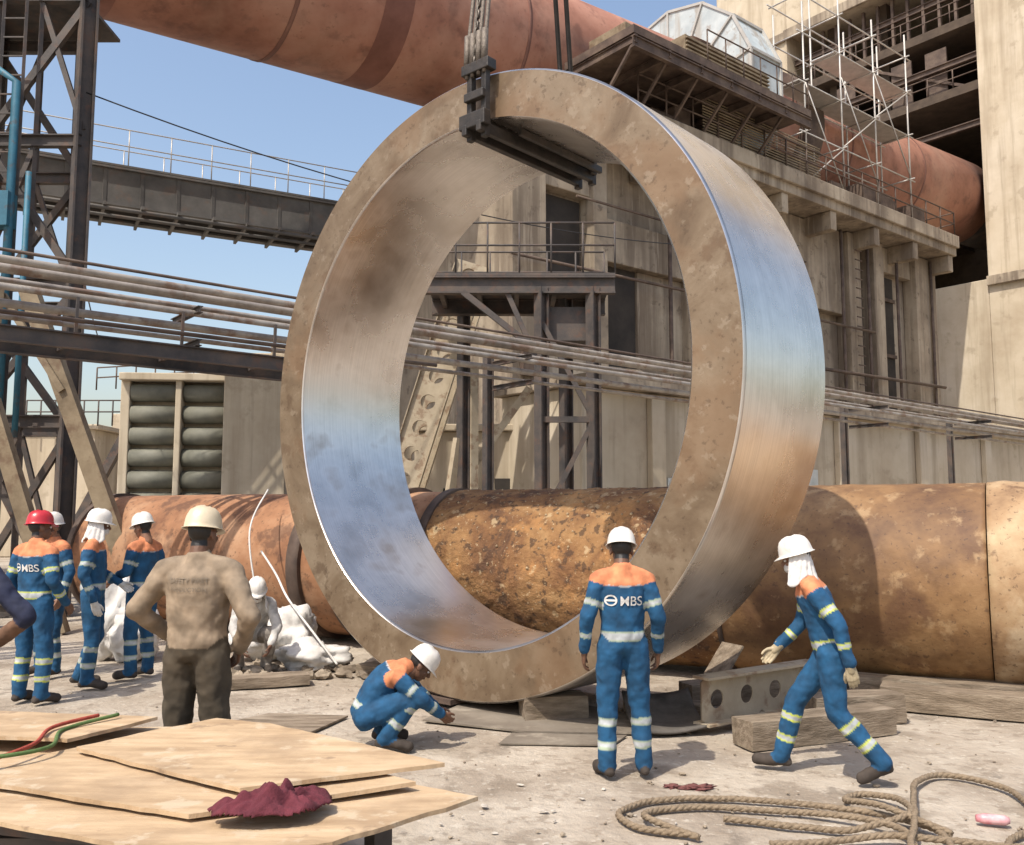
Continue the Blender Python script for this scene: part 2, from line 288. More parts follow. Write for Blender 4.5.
B.done('studs',mat('stud_mat',[(.08,.04,.022),(.42,.32,.19)],scale=5,rough=.8,bump=0),lp)
# ---------------- kiln overhead ----------------
kz=lambda a:17.3+(a-22.3)*.056
kb=22.5; kr=2.35
rk=empty('rotary_kiln')
def KP(a): return W(a,kb,kz(a))
B=Bd(); shell(B,KP(-30),KP(49.5),kr,seg=96,steps=8); B.done('shell',M_kiln,rk)
B=Bd(); shell(B,KP(49.5),KP(55),1.9,seg=64); B.done('outlet_section',M_steel_d,rk)
B=Bd()
for a in(-6,2,9.5,17,35.5,42): shell(B,KP(a),KP(a+.12),kr+.02,th=.05)
B.done('weld_bands',mat('band_mat',[(.14,.06,.045),(.22,.11,.08)],scale=1,rough=.8,bump=0),rk)
B=Bd(); shell(B,KP(3.5),KP(5.4),kr+.006,cap=False); shell(B,KP(12),KP(12.9),kr+.006,cap=False); B.done('heat_discoloured_plates',mat('kiln_dark_mat',[(.14,.055,.038),(.25,.11,.08)],scale=.6,rough=.8,bump=.1),rk)
B=Bd(); shell(B,KP(31.5),KP(32.6),kr+.45,seg=64,th=.45); B.done('riding_ring',M_steel_b,rk)
gg=empty('kiln_gear_guard'); B=Bd(); a0,a1=26.2,28.0
def fac(aa,rr_,k,n=14):
    t=2*math.pi*(k+.5)/n; return W(aa,kb,kz(27))+BX*math.cos(t)*rr_+U*math.sin(t)*rr_
n=14
for k in range(n):
    o0,o1=fac(a0,3.9,k),fac(a0,3.9,k+1); p0,p1=fac(a1,3.9,k),fac(a1,3.9,k+1); i0,i1=fac(a0,2.75,k),fac(a0,2.75,k+1); j0,j1=fac(a1,2.75,k),fac(a1,2.75,k+1)
    for q in((o0,o1,p1,p0),(o0,i0,i1,o1),(p0,p1,j1,j0),(i0,j0,j1,i1)): B.bm.faces.new([B.bm.verts.new(x) for x in q])
B.done('panels',M_guard,gg)
B=Bd()
for k in range(n):
    for aa in(a0,a1): B.beam(fac(aa,3.94,k),fac(aa,3.94,k+1),.1,.1)
    B.beam(fac(a0,3.94,k),fac(a1,3.94,k),.1,.1); B.beam(fac(a0-.03,3.94,k),fac(a0-.03,2.7,k),.08,.08)
B.done('frame',mat('guard_frame_mat',[(.34,.33,.31),(.46,.45,.42)],scale=1,bump=0),gg)
# ---------------- plant building ----------------
pb=empty('concrete_plant_building')
B=Bd(); B.ab(15.8,41,20.1,28,0,13.3)
for a,wd in((15.75,1.3),(19.0,.6),(23.6,1.0),(28,1.1),(33.6,.9),(35.6,.8),(39.2,1.85)): B.ab(a,a+wd,19.45,20.09,0,13.3)
B.ab(17.06,19.0,19.6,20.09,11.5,13.3); B.ab(19.6,23.6,19.6,20.09,9.6,11.0); B.ab(17.06,19,19.62,20.09,5.4,6.4); B.ab(19.6,21.4,19.7,20.09,4.9,6.3); B.ab(36.41,39.19,19.7,20.09,12.2,13.3)
B.ab(29.1,33.6,19.65,20.09,9.8,13.3); B.ab(24.6,28,19.65,20.09,10.2,11.2); B.ab(21.4,23.6,19.9,20.09,4.9,9.6)
B.done('walls',M_conc,pb,bevel=.03)
B=Bd(); B.ab(19.62,21.38,20.0,20.095,6.3,9.6); B.ab(36.6,38.1,20.0,20.095,1,12.1); B.ab(29.3,32.2,20.0,20.095,5.5,9.7); B.ab(24.8,27.8,20.0,20.095,2,10.1); B.ab(17.2,18.9,20.0,20.095,6.5,11.4); B.ab(34.7,35.5,20.0,20.095,3,11)  # dark panels on the solid wall; shade of the openings is in their colour
B.done('opening_shade_panels',M_dark,pb)
B=Bd()
for a in(30.2,31.3): B.ab(a,a+.08,19.9,19.99,5.5,9.7)
B.ab(29.3,32.2,19.9,19.98,7.4,7.5)
for z in(3.5,6,8.5,11): B.ab(36.6,38.1,19.9,19.99,z,z+.15)
for a in(37.3,34.9,32.9,24.2,40.4,22.4): B.tube([W(a,19.35,0),W(a,19.35,13.2)],.07,8)
B.tube([W(15.5,19.2,9.0),W(35,19.2,9.2)],.05,8); B.tube([W(26,19.2,7.2),W(41,19.2,7.4)],.07,8); B.tube([W(18,19.15,11.2),W(30,19.15,11.3)],.04,8)
for a in(16.0,40.7): B.ab(a,a+.5,19.25,19.42,5.6,6.4)
for k in range(20): B.ab(33.8,34.3,19.25,19.29,4.9+k*.4,4.94+k*.4)
B.done('window_bars_and_downpipes',M_steel_b,pb)
kd=empty('kiln_platform'); B=Bd(); B.ab(17.2,41,18.4,27,13.35,14.2); B.ab(17.2,41,18.25,18.39,13.7,14.25)
for a in np.arange(18,41,3.2): B.ab(a,a+.4,18.5,20,12.6,13.34)
B.done('slab',M_conc,kd,bevel=.03)
B=Bd(); B.rail(W(20,18.45,14.25),W(41,18.45,14.25),1.15,16,.03)
for i in range(34):
    a=20.5+20*random.random(); h=random.uniform(.25,1.0); B.ab(a,a+random.uniform(.2,1.4),18.6+random.random()*.8,19.45+random.random()*.3,14.21,14.21+h)
B.rail(W(41,18.45,14.25),W(41,26,14.25),1.15,6,.03)
B.done('railing_and_clutter',M_steel_b,kd)
B=Bd()
B.ab(18.5,27.6,17.2,20.2,15.7,15.95)
for a in np.arange(18.6,27.6,1.5): B.ibeam(W(a,17.2,15.55),W(a,20.2,15.55),.12,.25); B.beam(W(a,17.25,15.5),W(a,18.45,14.3),.08,.08)
for b_ in(17.25,20.1): B.ibeam(W(18.5,b_,15.45),W(27.6,b_,15.45),.15,.35)
B.rail(W(22,17.3,15.95),W(27.6,17.3,15.95),1.1,6,.025)
B.done('drive_platform',M_steel_b,kd)
B=Bd(); B.ab(22,26.5,18.2,20.1,15.96,17.3); B.ab(19.3,21.3,18.3,19.9,15.96,16.8)
for k in range(9): B.ab(22,26.5,18.12,18.19,16.02+k*.14,16.08+k*.14)
for k in range(14): B.ab(23.2,30.2,18.50,18.53,14.3+k*.1,14.35+k*.1)
B.done('drive_housing',M_leg,kd,bevel=.01)
B=Bd()
for a in(20.5,31.8): B.ab(a,a+1.6,20.8,24.2,14.2,kz(a)-2.5)
for a in(29.5,33.8,38): B.ab(a,a+1.2,18.9,19.8,14.2,15.3)
B.done('roller_stations',M_steel_b,kd,bevel=.03)
B=Bd(); aa=[29.6,32.2,34.8,37.6]; 
for b_ in(18.7,20.0):
    for i,a in enumerate(aa): B.tube([W(a,b_,14.2),W(a,b_,[21.5,23.2,22.6,22.9][i])],.036,6)
    for z in(16.2,18.2,20.2,21.8): B.tube([W(29.2,b_,z),W(38,b_,z+.03)],.03,6)
for a in aa:
    for z in(16.2,18.2,20.2,21.8): B.tube([W(a,18.5,z+.06),W(a,20.2,z+.06)],.03,6)
for i in range(3): B.tube([W(aa[i],18.65,14.3+2*i),W(aa[i+1],18.65,16.2+2*i)],.028,6); B.tube([W(aa[i+1],18.66,14.3+i),W(aa[i],18.66,18.2+i)],.028,6)
B.ab(29.4,37.8,18.8,19.9,18.28,18.33); B.ab(32,37.8,18.8,19.9,20.28,20.33)
B.done('scaffold',M_tube)
# ---------------- concrete tower ----------------
ct=empty('concrete_tower'); B=Bd(); at=48
B.ab(at,at+14,31.5,36.9,0,45); B.ab(at,at+14,6,20.0,0,45); B.ab(at,at+14,20.01,31.49,32,45); B.ab(at,at+14,20.01,31.49,0,13.8)
B.done('walls',M_conc2,ct,bevel=.04)
B=Bd(); B.ab(at-.25,at-.01,5,20,13.4,13.9); B.ab(at-.2,at-.01,31.6,36.8,31.6,32.2); B.ab(at-.2,at-.01,20,31.6,31.7,32.3)
for b_ in(14,8.5): B.ab(at-.15,at-.01,b_,b_+.5,0,45)
B.done('ledges',M_conc,ct,bevel=.03)
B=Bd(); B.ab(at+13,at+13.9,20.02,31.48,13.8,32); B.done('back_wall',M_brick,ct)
B=Bd()
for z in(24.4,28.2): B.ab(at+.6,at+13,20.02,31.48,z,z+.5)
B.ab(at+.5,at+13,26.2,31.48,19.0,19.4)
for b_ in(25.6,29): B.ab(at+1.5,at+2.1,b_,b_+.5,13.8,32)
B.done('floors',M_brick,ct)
B=Bd()
for z in(19.4,24.9,28.7): B.rail(W(at+.7,26.4 if z<20 else 20.2,z),W(at+.7,31.4,z),1.1,8,.035)
for k in range(12): B.ab(at+.7,at+.9,20.3+k*.9,20.45+k*.9,28.7,31.6)
for z in(22.6,26.4,30.3): B.ibeam(W(at+.8,20.1,z),W(at+.8,31.4,z),.25,.35,.05)
B.beam(W(at+.9,21,24.9),W(at+.9,27,28.2),.15,.15); B.beam(W(at+.9,30,19.5),W(at+.9,26,24.2),.15,.15)
for b_ in(22,24,27.5): B.ab(at+.95,at+1.05,b_,b_+1.2,25,27.6)
B.done('interior_steelwork',M_steel_b,ct)
# ---------------- low building ----------------
lb=empty('low_concrete_building'); B=Bd(); B.ab(14.4,46,15.2,18.2,0,4.7)
for a in(16.6,20.3,25,30,35,40): B.ab(a,a+.5,15.0,15.19,0,4.6)
B.done('walls',M_conc2,lb,bevel=.02)
B=Bd(); B.ab(14.2,46,14.7,18.4,4.71,4.95); B.done('roof_slab',M_conc,lb,bevel=.02)
B=Bd(); B.ab(17.3,18.2,15.14,15.19,0,2.6); B.ab(19,20,15.14,15.19,1.3,2.5); B.ab(22,24,15.14,15.19,0,3.0); B.done('doors_and_shutters',mat('pale_door_mat',[(.4,.42,.4),(.55,.56,.53)],scale=2,bump=.1),lb)
B=Bd(); B.ab(18.4,18.95,15.08,15.13,2.72,3.12); so=B.done('warning_sign',M_red)
B=Bd(); 
for k in range(3): B.ab(18.46,18.89,15.07,15.078,2.80+k*.1,2.83+k*.1)
B.done('lettering',M_white,so)
# ---------------- pipe rack ----------------
pk=empty('pipe_rack'); B=Bd()
for b_,z,r in((12.0,4.80,.05),(12.2,4.74,.065),(12.5,4.66,.04),(12.0,4.47,.045),(12.3,4.33,.055),(12.6,4.22,.035)):
    B.tube([W(-18,b_,z),W(-2,b_,z-.02),W(20,b_,z-.12),W(45,b_,z-.3)],r,12)
B.done('pipes',M_steel_g,pk)
B=Bd(); B.tube([W(-18,11.85,4.95),W(45,11.85,4.6)],.022,8); B.tube([W(-18,11.8,4.12),W(8,11.8,4.08)],.03,8); B.done('conduits',M_steel_b,pk)
B=Bd()
for a in(-6.5,-1.2,4.2,10,16,22,28,34): 
    for z in(4.55,4.1): B.ibeam(W(a,11.8,z-.1),W(a,12.9,z-.1),.07,.09,.012)
    if a>5: B.ibeam(W(a,13.05,0),W(a,13.05,4.6),.14,.16,.02)
for b_ in(11.9,12.8): B.ibeam(W(-18,b_,3.90),W(6.8,b_,3.84),.10,.20,.018)
for a in np.arange(-9,6.6,1.3): B.beam(W(a,11.9,3.95),W(a+.01,11.9,4.4),.035,.035); B.beam(W(a,11.9,3.86),W(a,12.8,3.86),.04,.04)
B.done('supports',M_steel_d,pk)
# ---------------- left steel tower ----------------
st=empty('steel_tower'); B=Bd()
cs=[V((-9.3,15.4,0)),V((-7.62,15.4,0)),V((-8.55,17.2,0)),V((-10.25,17.2,0))]
def up(p,z): return p+V((0,0,z))
for p in cs: B.ibeam(p,up(p,20),.28,.28,.035)
hs=[0,3.2,5.6,8.2,10.9,13.4,16.2,19]
for i,z in enumerate(hs):
    for j in range(4):
        p,q=cs[j],cs[(j+1)%4]; B.ibeam(up(p,z+.1),up(q,z+.1),.14,.22,.025)
        if i<7:
            z2=hs[i+1]; a_,b_=(p,q) if (i+j)%2 else (q,p)
            B.beam(up(a_,z+.2),up(b_,z2),.10,.13)
            if j in(0,2): B.beam(up(b_,z+.3),up((p+q)/2,z2),.07,.09); B.beam(up((p+q)/2,z+.2),up((p+q)/2,z2),.06,.07)
for z in(10.9,13.4): B.box((-9.4,16.3,z+.3),(3.0,2.0,.06))
B.rail((-11,15.2,11.2),(-7.75,15.2,11.2),1.1,5,.025); B.rail((-11,15.2,13.7),(-7.75,15.2,13.7),1.1,5,.025)
for k in range(50): B.beam((-9.0,15.15,k*.35+.3),(-8.6,15.15,k*.35+.3),.025,.025)
for x in(-9.0,-8.6): B.beam((x,15.15,0),(x,15.15,18),.04,.05)
B.done('frame',M_steel_d,st)
B=Bd(); B.tube([(-8.62,15.0,3),(-8.62,15.0,9.2),(-9.2,15.0,9.6)],.07,12); B.tube([(-8.35,15.05,3),(-8.35,15.05,7.6)],.05,8); B.box((-8.75,15.0,6.9),(.35,.3,.6))
B.done('blue_pipes',M_blue,st)
B=Bd(); B.beam((-8.25,13.6,0),(-8.05,13.6,5.2),.28,.36); B.beam((-7.55,13.8,5.2),(-5.95,13.8,1.2),.18,.26); B.beam((-5.95,13.8,1.2),(-5.7,13.8,0),.2,.24); B.beam((-7.7,13.2,3.4),(-6.5,13.2,0),.16,.22); B.beam((-7.9,13.7,5.1),(-6.9,13.7,3.6),.08,.1)
B.done('raking_legs',M_leg,st)
# ---------------- elevated walkway ----------------
ew=empty('elevated_walkway'); wd_=V((6.32,3.4,0)).normalized(); wp=V((-11.9,25,0)); wn_=V((-wd_.y,wd_.x,0))
def WP(t,o,z): return wp+wd_*t+wn_*o+V((0,0,z))
B=Bd()
for o in(0,1.6): B.ibeam(WP(-12,o,11.1),WP(13.6,o,11.1),.3,1.15,.06)
B.box(WP(.8,.8,11.72),(25.6,1.9,.06),wd_,wn_)
for t in np.arange(-11.8,13.6,1.0): B.beam(WP(t,-.02,10.55),WP(t,-.02,11.65),.07,.1); B.beam(WP(t,-.5,10.45),WP(t,1.7,10.45),.08,.1)
B.tube([WP(-12,-.35,10.35),WP(13.6,-.35,10.35)],.06,8); B.tube([WP(-12,-.15,10.2),WP(13.6,-.15,10.2)],.05,8)
B.done('girders',mat('walkway_steel_mat',[(.08,.075,.07),(.14,.13,.12)],scale=1.5,rough=.75,bump=.1,spots=[(2,.55,.1,(.16,.10,.07),.4)]),ew)
B=Bd(); B.rail(WP(-12,-.05,11.75),WP(13.6,-.05,11.75),1.1,22,.018); B.rail(WP(-12,1.65,11.75),WP(13.6,1.65,11.75),1.1,22,.018); B.done('handrail',M_tube,ew)
# ---------------- trestle in background ----------------
tr=empty('steel_trestle'); B=Bd()
for x,y in((.6,18),(1.15,19),(1.65,18),(-1.1,20.2)): B.ibeam((x,y,0),(x,y,6.3),.22,.22,.03)
B.beam((.6,18,1.6),(1.65,18,3.6),.08,.1); B.beam((1.65,18,3.6),(.6,18,5.6),.08,.1)
for z in(1.6,3.6,5.0): B.beam((.6,18,z),(1.65,18,z),.1,.12)
B.ibeam((-1.8,18,6.35),(2.1,18,6.35),.2,.35,.03); B.ibeam((-1.8,20,6.35),(2.1,20,6.35),.2,.35,.03); B.box((.15,19,6.56),(3.9,2.2,.06))
for x in(-1.5,-.7,.1,.9,1.7): B.beam((x,18,6.4),(x,20,6.4),.1,.15)
B.beam((.5,17.95,5.0),(-1.0,17.95,6.2),.1,.12); B.box((1.2,18.6,5.6),(1.0,.8,.7)); B.beam((.6,18,4.6),(-.1,18,6.2),.1,.1)
B.rail((-1.8,17.95,6.6),(2.1,17.95,6.6),1.05,6,.022); B.rail((-1.8,20.05,6.6),(2.1,20.05,6.6),1.05,6,.022)
B.done('frame',M_steel_d,tr)
# ---------------- perforated plates ----------------
def perf_plate(B,o,X,Y,Lc,H,n,r,th):
    Zt=X.cross(Y).normalized()*th; K=32
    for sgn in(0,1):
        off=Zt*sgn
        for i in range(n):
            c=o+X*(Lc*(i+.5))+off; out=[];inn=[]
            for k in range(K):
                t=2*math.pi*(k+.5)/K; dx,dy=math.cos(t),math.sin(t); m_=min(Lc/2/max(abs(dx),1e-6),H/2/max(abs(dy),1e-6))
                out.append(c+X*dx*m_+Y*dy*m_); inn.append(c+X*dx*r+Y*dy*r)
            vo=[B.bm.verts.new(p) for p in out]; vi=[B.bm.verts.new(p) for p in inn]
            for k in range(K): B.bm.faces.new((vo[k],vo[(k+1)%K],vi[(k+1)%K],vi[k]))
            if sgn==0:
                for k in range(K):
                    j=(k+1)%K; B.bm.faces.new([B.bm.verts.new(p) for p in(inn[k],inn[j],inn[j]+Zt,inn[k]+Zt)])
    L=Lc*n
    for s_ in(-1,1): B.box(o+X*L/2+Y*s_*(H/2+.01)+Zt/2,(L,.02,abs(th)+.16),X,Y,Zt.normalized())
ic=empty('inclined_conveyor_frame'); B=Bd(); o=V((-2.75,20.5,1.6)); X=V((1.85,0,6.0)).normalized(); Y=V((X.z,0,-X.x))
perf_plate(B,o,X,Y,.62,.75,10,.17,.12); B.done('side_plate',M_beamy,ic)
B=Bd(); perf_plate(B,o+V((.0,1.4,0)),X,Y,.62,.75,10,.17,.12); B.done('side_plate_far',M_beamy,ic)
B=Bd(); B.beam((-1.7,20.2,0),(-1.2,20.2,3.4),.15,.2); B.beam((-.9,20.3,0),(-.9,20.3,5),.2,.2); B.beam((-1.3,20.6,2.2),(.4,20.6,4.6),.12,.16); B.done('legs',M_beamy,ic)
es_=empty('equipment_shed'); B=Bd(); B.box((-.9,24,1.9),(3.2,2,3.8)); B.box((-3.2,25,2.6),(2.2,2,1.0)); B.box((-3.4,26,1.2),(3.5,3,2.4)); B.box((-.9,24,3.9),(3.5,2.3,.18)); B.done('walls',M_conc2,es_,bevel=.03)
B=Bd(); B.box((-1.3,22.97,1.3),(.9,.05,2.1)); B.box((-.1,22.97,2.2),(.7,.05,.8)); B.done('door_and_window',M_dark,es_)
# ---------------- louvred building ----------------
lv=empty('louvred_building'); Ry=Matrix.Rotation(math.radians(6),3,'Z'); LXv=Ry@V((1,0,0)); LYv=Ry@V((0,1,0)); L0=V((-13.0,30,0))
def LP(x,y,z): return L0+LXv*x+LYv*y+V((0,0,z))
B=Bd(); 
B.box(LP(1.75,3.2,3.1),(3.5,5.0,6.2),LXv,LYv); B.box(LP(4.5,2.2,3.35),(2.0,7,6.7),LXv,LYv); B.box(LP(-.06,.6,3.1),(.3,.8,6.2),LXv,LYv); B.box(LP(1.72,.5,3.1),(.2,.9,6.2),LXv,LYv)
B.box(LP(1.7,.5,6.3),(3.8,1.2,.25),LXv,LYv); B.box(LP(4.1,3,7.0),(2.6,4,.7),LXv,LYv); B.box(LP(5.3,3,7.5),(1.6,3,.5),LXv,LYv)
B.done('walls',M_conc2,lv,bevel=.03)
B=Bd()
for r_ in range(8):
    for c0,c1 in((.12,1.6),(1.85,3.45)):
        z=5.8-r_*.74; B.tube([LP(c0,.45,z),LP(c1,.45,z)],.31,14)
B.done('louvres',M_louv,lv)
B=Bd(); B.rail(LP(-3,6,6.6),LP(6,6,7.3),.9,12,.03); B.done('roof_railing',M_steel_b,lv)
ds=empty('distant_shed'); B=Bd(); B.box((-20,38,2.5),(7,5,5)); B.box((-16.5,45,3.2),(5,5,6.4)); B.box((-20,38,5.1),(7.4,5.4,.2)); B.done('walls',M_conc2,ds,bevel=.03)
B=Bd(); B.rail((-19,35,5.1),(-14.5,35,5.1),1.0,8,.03); B.beam((-17,34,0),(-14.5,34,5),.3,.3); B.done('stair_and_rail',M_steel_d,ds)
# ---------------- timbers, beam, plates ----------------
def timber(name,p0,p1,w_,h_,z=0,m=M_wood):
    B=Bd(); p0=V((p0[0],p0[1],z+h_/2)); p1=V((p1[0],p1[1],z+h_/2)); c=(p0+p1)/2; d=(p1-p0); L=d.length; an=math.atan2(d.y,d.x)
    B.box((0,0,0),(L,w_,h_)); bmesh.ops.subdivide_edges(B.bm,edges=B.bm.edges[:],cuts=5,use_grid_fill=True)
    for v in B.bm.verts: v.co+=V((noise.noise(v.co*4+c),noise.noise(v.co*4+c*2),noise.noise(v.co*4+c*3)))*.014
    return B.done(name,m,bevel=0,mw=Matrix.Translation(c)@Matrix.Rotation(an,4,'Z'))
timber('timber_block',(.08,7.85),(.62,7.95),.28,.2)
timber('timber_block',(1.72,6.92),(3.0,7.45),.26,.2)
timber('timber_block',(2.45,7.62),(3.25,7.82),.25,.24)
timber('timber_block',(3.35,8.35),(6.2,6.95),.28,.2)
timber('timber_block',(3.2,8.75),(5.4,7.85),.28,.22)
timber('timber_block',(1.6,8.5),(2.9,8.9),.25,.18)
timber('timber_block',(-1.6,10.0),(-.9,9.6),.3,.12)
timber('timber_block',(-3.2,9.1),(-2.1,9.5),.28,.10)
timber('timber_block',(-1.35,8.9),(-.7,8.7),.25,.14)
timber('timber_block',(1.0,8.2),(1.7,8.0),.2,.10)
for t in(-3.4,0.0,5.6,10.5): 
    for s_ in(-1,1): 
        q=PP(t,s_*.62,0); timber('pipe_chock',(q.x-pd.x*.5,q.y-pd.y*.5),(q.x+pd.x*.5,q.y+pd.y*.5),.25,.17)
B=Bd(); B.beam((1.75,8.55,.02),(2.1,8.72,.50),.30,.02); B.done('leaning_board',M_wood)
B=Bd(); X=(V((2.85,8.3,0))-V((1.5,7.35,0))).normalized(); perf_plate(B,V((1.5,7.35,.25)),X,V((0,0,1)),.36,.34,4,.075,.012)
B.done('perforated_steel_beam',M_beamy)
B=Bd(); g=[]
for i in range(21):
    t=i/20; row=[]
    for j in range(9):
        s_=j/8; x=.95+.6*t; y=7.2+.8*s_+.1*t; z=.02+.26*max(0,(s_-.35))**1.5+.16*(t-.5)**2+.012*noise.noise(V((x*3,y*3,0)))
        row.append(B.bm.verts.new((x,y,z)))
    g.append(row)
for i in range(20):
    for j in range(8): f=B.bm.faces.new((g[i][j],g[i+1][j],g[i+1][j+1],g[i][j+1])); f.smooth=True
o=B.done('rubber_mat',mat('rubber_mat_mat',[(.05,.045,.038),(.12,.105,.09)],scale=5,rough=.8)); sm=o.modifiers.new('s','SOLIDIFY'); sm.thickness=.02
B=Bd(); B.prism([(-.75,7.75),(.1,7.35),(1.05,7.3),(1.3,7.7),(.7,8.3),(-.4,8.5)],.006,.02); B.prism([(-.1,7.0),(.75,6.95),(.9,7.25),(.0,7.33)],.004,.014)
B.done('steel_floor_plate',mat('floor_plate_mat',[(.13,.105,.08),(.22,.19,.15)],scale=2,rough=.75,bump=.3,spots=[(4,.55,.1,(.33,.29,.23),.6)]))
B=Bd(); B.prism([(-.95,8.6),(-.55,8.25),(.9,9.75),(.5,10.05)],.03,.075); B.done('packing_plate',M_steel_b)
B=Bd(); B.prism([(-4.4,6.9),(-3.1,6.6),(-2.7,7.1),(-3.9,7.5)],.004,.014); B.prism([(-2.4,7.6),(-1.6,7.3),(-1.4,7.9),(-2.1,8.0)],.004,.02); B.done('scrap_board',M_wood)
# ---------------- plywood ----------------
ply=empty('plywood_stack')
def sheet(nm,pts,z0,z1,seed):
    B=Bd(); B.prism(pts,z0,z1)
    bmesh.ops.triangulate(B.bm,faces=B.bm.faces[:]); 
    for _ in range(5):
        ed=[e for e in B.bm.edges if e.calc_length()>.12]
        if ed: bmesh.ops.subdivide_edges(B.bm,edges=ed,cuts=1); bmesh.ops.triangulate(B.bm,faces=[f for f in B.bm.faces if len(f.verts)>3])
    for v in B.bm.verts:
        q=V((v.co.x*.9+seed,v.co.y*.9,seed)); v.co.z+=.014*noise.noise(q); v.co.x+=.014*noise.noise(V((v.co.x*9,v.co.y*9,seed))); v.co.y+=.014*noise.noise(V((v.co.y*9,v.co.x*9,seed+5)))
    B.done(nm,M_ply,ply)
sheet('sheet_1',[(-.14,3.94,0),(-.66,3.42,.0),(-1.03,3.25,0),(-2.2,3.72,0),(-3.5,4.3,0),(-3.3,5.15,0),(-1.9,5.18,0)],.535,.553,1)
sheet('sheet_2',[(-.42,4.02),(-1.25,3.62),(-2.5,4.1),(-1.9,5.0),(-1.5,4.95)],.572,.590,2)
sheet('sheet_3',[(-.3,4.2),(-1.12,3.83),(-2.1,4.47),(-1.62,5.08),(-1.3,4.95)],.606,.624,3)
sheet('sheet_4',[(-3.4,4.75),(-2.2,4.6),(-1.95,5.1),(-3.3,5.3)],.612,.630,4)
B=Bd()
for p,q in(((-2.9,4.1),(-.8,3.55)),((-2.9,4.8),(-.5,4.2)),((-3.0,5.05),(-1.6,5.1))): B.beam((*p,.475),(*q,.475),.09,.09)
for x,y in((-.85,3.6),(-1.5,3.75),(-2.6,4.0),(-.6,4.2),(-1.9,4.55),(-2.8,4.8),(-1.7,5.05)): B.beam((x,y,0),(x,y,.43),.09,.09)
B.box((-1.9,4.35,.2),(1.9,.8,.36)); B.done('trestles',M_steel_d,ply)
B=Bd(); g=[]
for i in range(61):
    row=[]
    for j in range(41):
        x=i/60-.5; y=j/40-.5; th_=math.atan2(y,x); ed=1+.45*noise.noise(V((math.cos(th_)*1.6,math.sin(th_)*1.6,1))); rr=math.hypot(x,y)
        fold=1-abs(2*((x*3.2+y*1.4+.9*noise.noise(V((x*3,y*3,0))))%1)-1); f2=abs(noise.noise(V((x*7,y*7,4)))); h=max(0,1-(rr/.5)**2)**.7*(.015+.05*fold+.07*f2+.05*max(0,noise.noise(V((x*3,y*3,2)))+.3))
        row.append(B.bm.verts.new((-.93+x*.46*ed,3.66+y*.28*ed+x*.12,.597+h)))
    g.append(row)
for i in range(60):
    for j in range(40):
        if math.hypot(i/60-.5,j/40-.5)<.49: f=B.bm.faces.new((g[i][j],g[i+1][j],g[i+1][j+1],g[i][j+1])); f.smooth=True
for v in [v for v in B.bm.verts if not v.link_faces]: B.bm.verts.remove(v)
o=B.done('maroon_cloth',M_maroon); s_=o.modifiers.new('s','SOLIDIFY'); s_.thickness=.005
def curve_pts(P,n=12):
    P=[V(p) for p in P]; out=[]
    for i in range(len(P)-1):
        p0=P[max(i-1,0)];p1=P[i];p2=P[i+1];p3=P[min(i+2,len(P)-1)]
        for k in range(n):
            t=k/n; out.append(.5*((2*p1)+(p2-p0)*t+(2*p0-5*p1+4*p2-p3)*t*t+(3*p1-p0-3*p2+p3)*t**3))
    out.append(P[-1]); return out
B=Bd(); B.tube(curve_pts([(-3.0,4.0,.63),(-2.4,4.15,.65),(-2.2,4.4,.64),(-2.3,4.75,.64),(-2.15,5.05,.65)]),.010,8); B.done('green_strap',M_green)
B=Bd(); B.tube(curve_pts([(-3.1,3.9,.62),(-2.45,4.05,.64),(-2.28,4.38,.65),(-2.36,4.75,.65),(-2.25,5.03,.65)]),.010,8); B.done('red_strap',M_redst)
wl_=empty('overhead_cables'); B=Bd()
for p,q,s_ in(((-7.6,15.4,9.2),(8.5,26,9.6),.9),((-7.6,15.4,6.3),(-13,29,6.6),.5)):
    p=V(p);q=V(q); B.tube([p.lerp(q,k/24)-V((0,0,s_*4*(k/24)*(1-k/24))) for k in range(25)],.014,5)
B.done('cables',M_black,wl_)
# ---------------- rope ----------------
def twist_rope(pts,r=.0185):
    P=curve_pts(pts,14)
    P=[p+V((.014*noise.noise(p*5),.014*noise.noise(p*5+V((9,0,0))),0)) for p in P]
    for s_ in range(3):
        out=[];L=0
        for i,p in enumerate(P):
            d=(P[min(i+1,len(P)-1)]-P[max(i-1,0)]).normalized(); x=d.cross(V((0,0,1))).normalized(); y=x.cross(d); L+=(p-P[i-1]).length if i else 0
            an=L/.13*2*math.pi+s_*2.094; out.append(p+(x*math.cos(an)+y*math.sin(an))*r*.45)
        B.tube(out,r*.66,7)
B=Bd()
twist_rope([(.95,5.05,.02),(.7,5.15,.02),(.62,5.4,.02),(.85,5.62,.02),(1.3,5.66,.02),(1.75,5.55,.02),(2.1,5.35,.03),(2.3,5.1,.03),(2.25,4.8,.04),(2.1,4.6,.03)])
twist_rope([(1.0,5.0,.02),(.78,5.2,.045),(.8,5.42,.02),(1.1,5.5,.02),(1.6,5.42,.02),(1.95,5.25,.04),(2.1,5.0,.05),(2.05,4.7,.03)])
twist_rope([(2.0,4.7,.06),(2.15,5.0,.08),(2.35,5.45,.07),(2.55,5.9,.04),(2.85,6.15,.02),(3.1,5.9,.02),(3.05,5.5,.02),(2.85,5.15,.02),(2.6,4.9,.02),(2.5,4.6,.02)])
twist_rope([(1.2,5.3,.02),(1.5,5.2,.02),(1.85,5.12,.02),(2.2,5.2,.08),(2.3,5.55,.05),(2.15,5.75,.02),(2.0,5.6,.03),(2.1,5.3,.09),(2.35,5.0,.04)])
twist_rope([(1.35,4.9,.02),(1.7,4.95,.02),(2.0,4.98,.04),(2.3,4.9,.04),(2.7,4.85,.02),(3.1,4.9,.02)])
B.done('coiled_rope',M_rope)
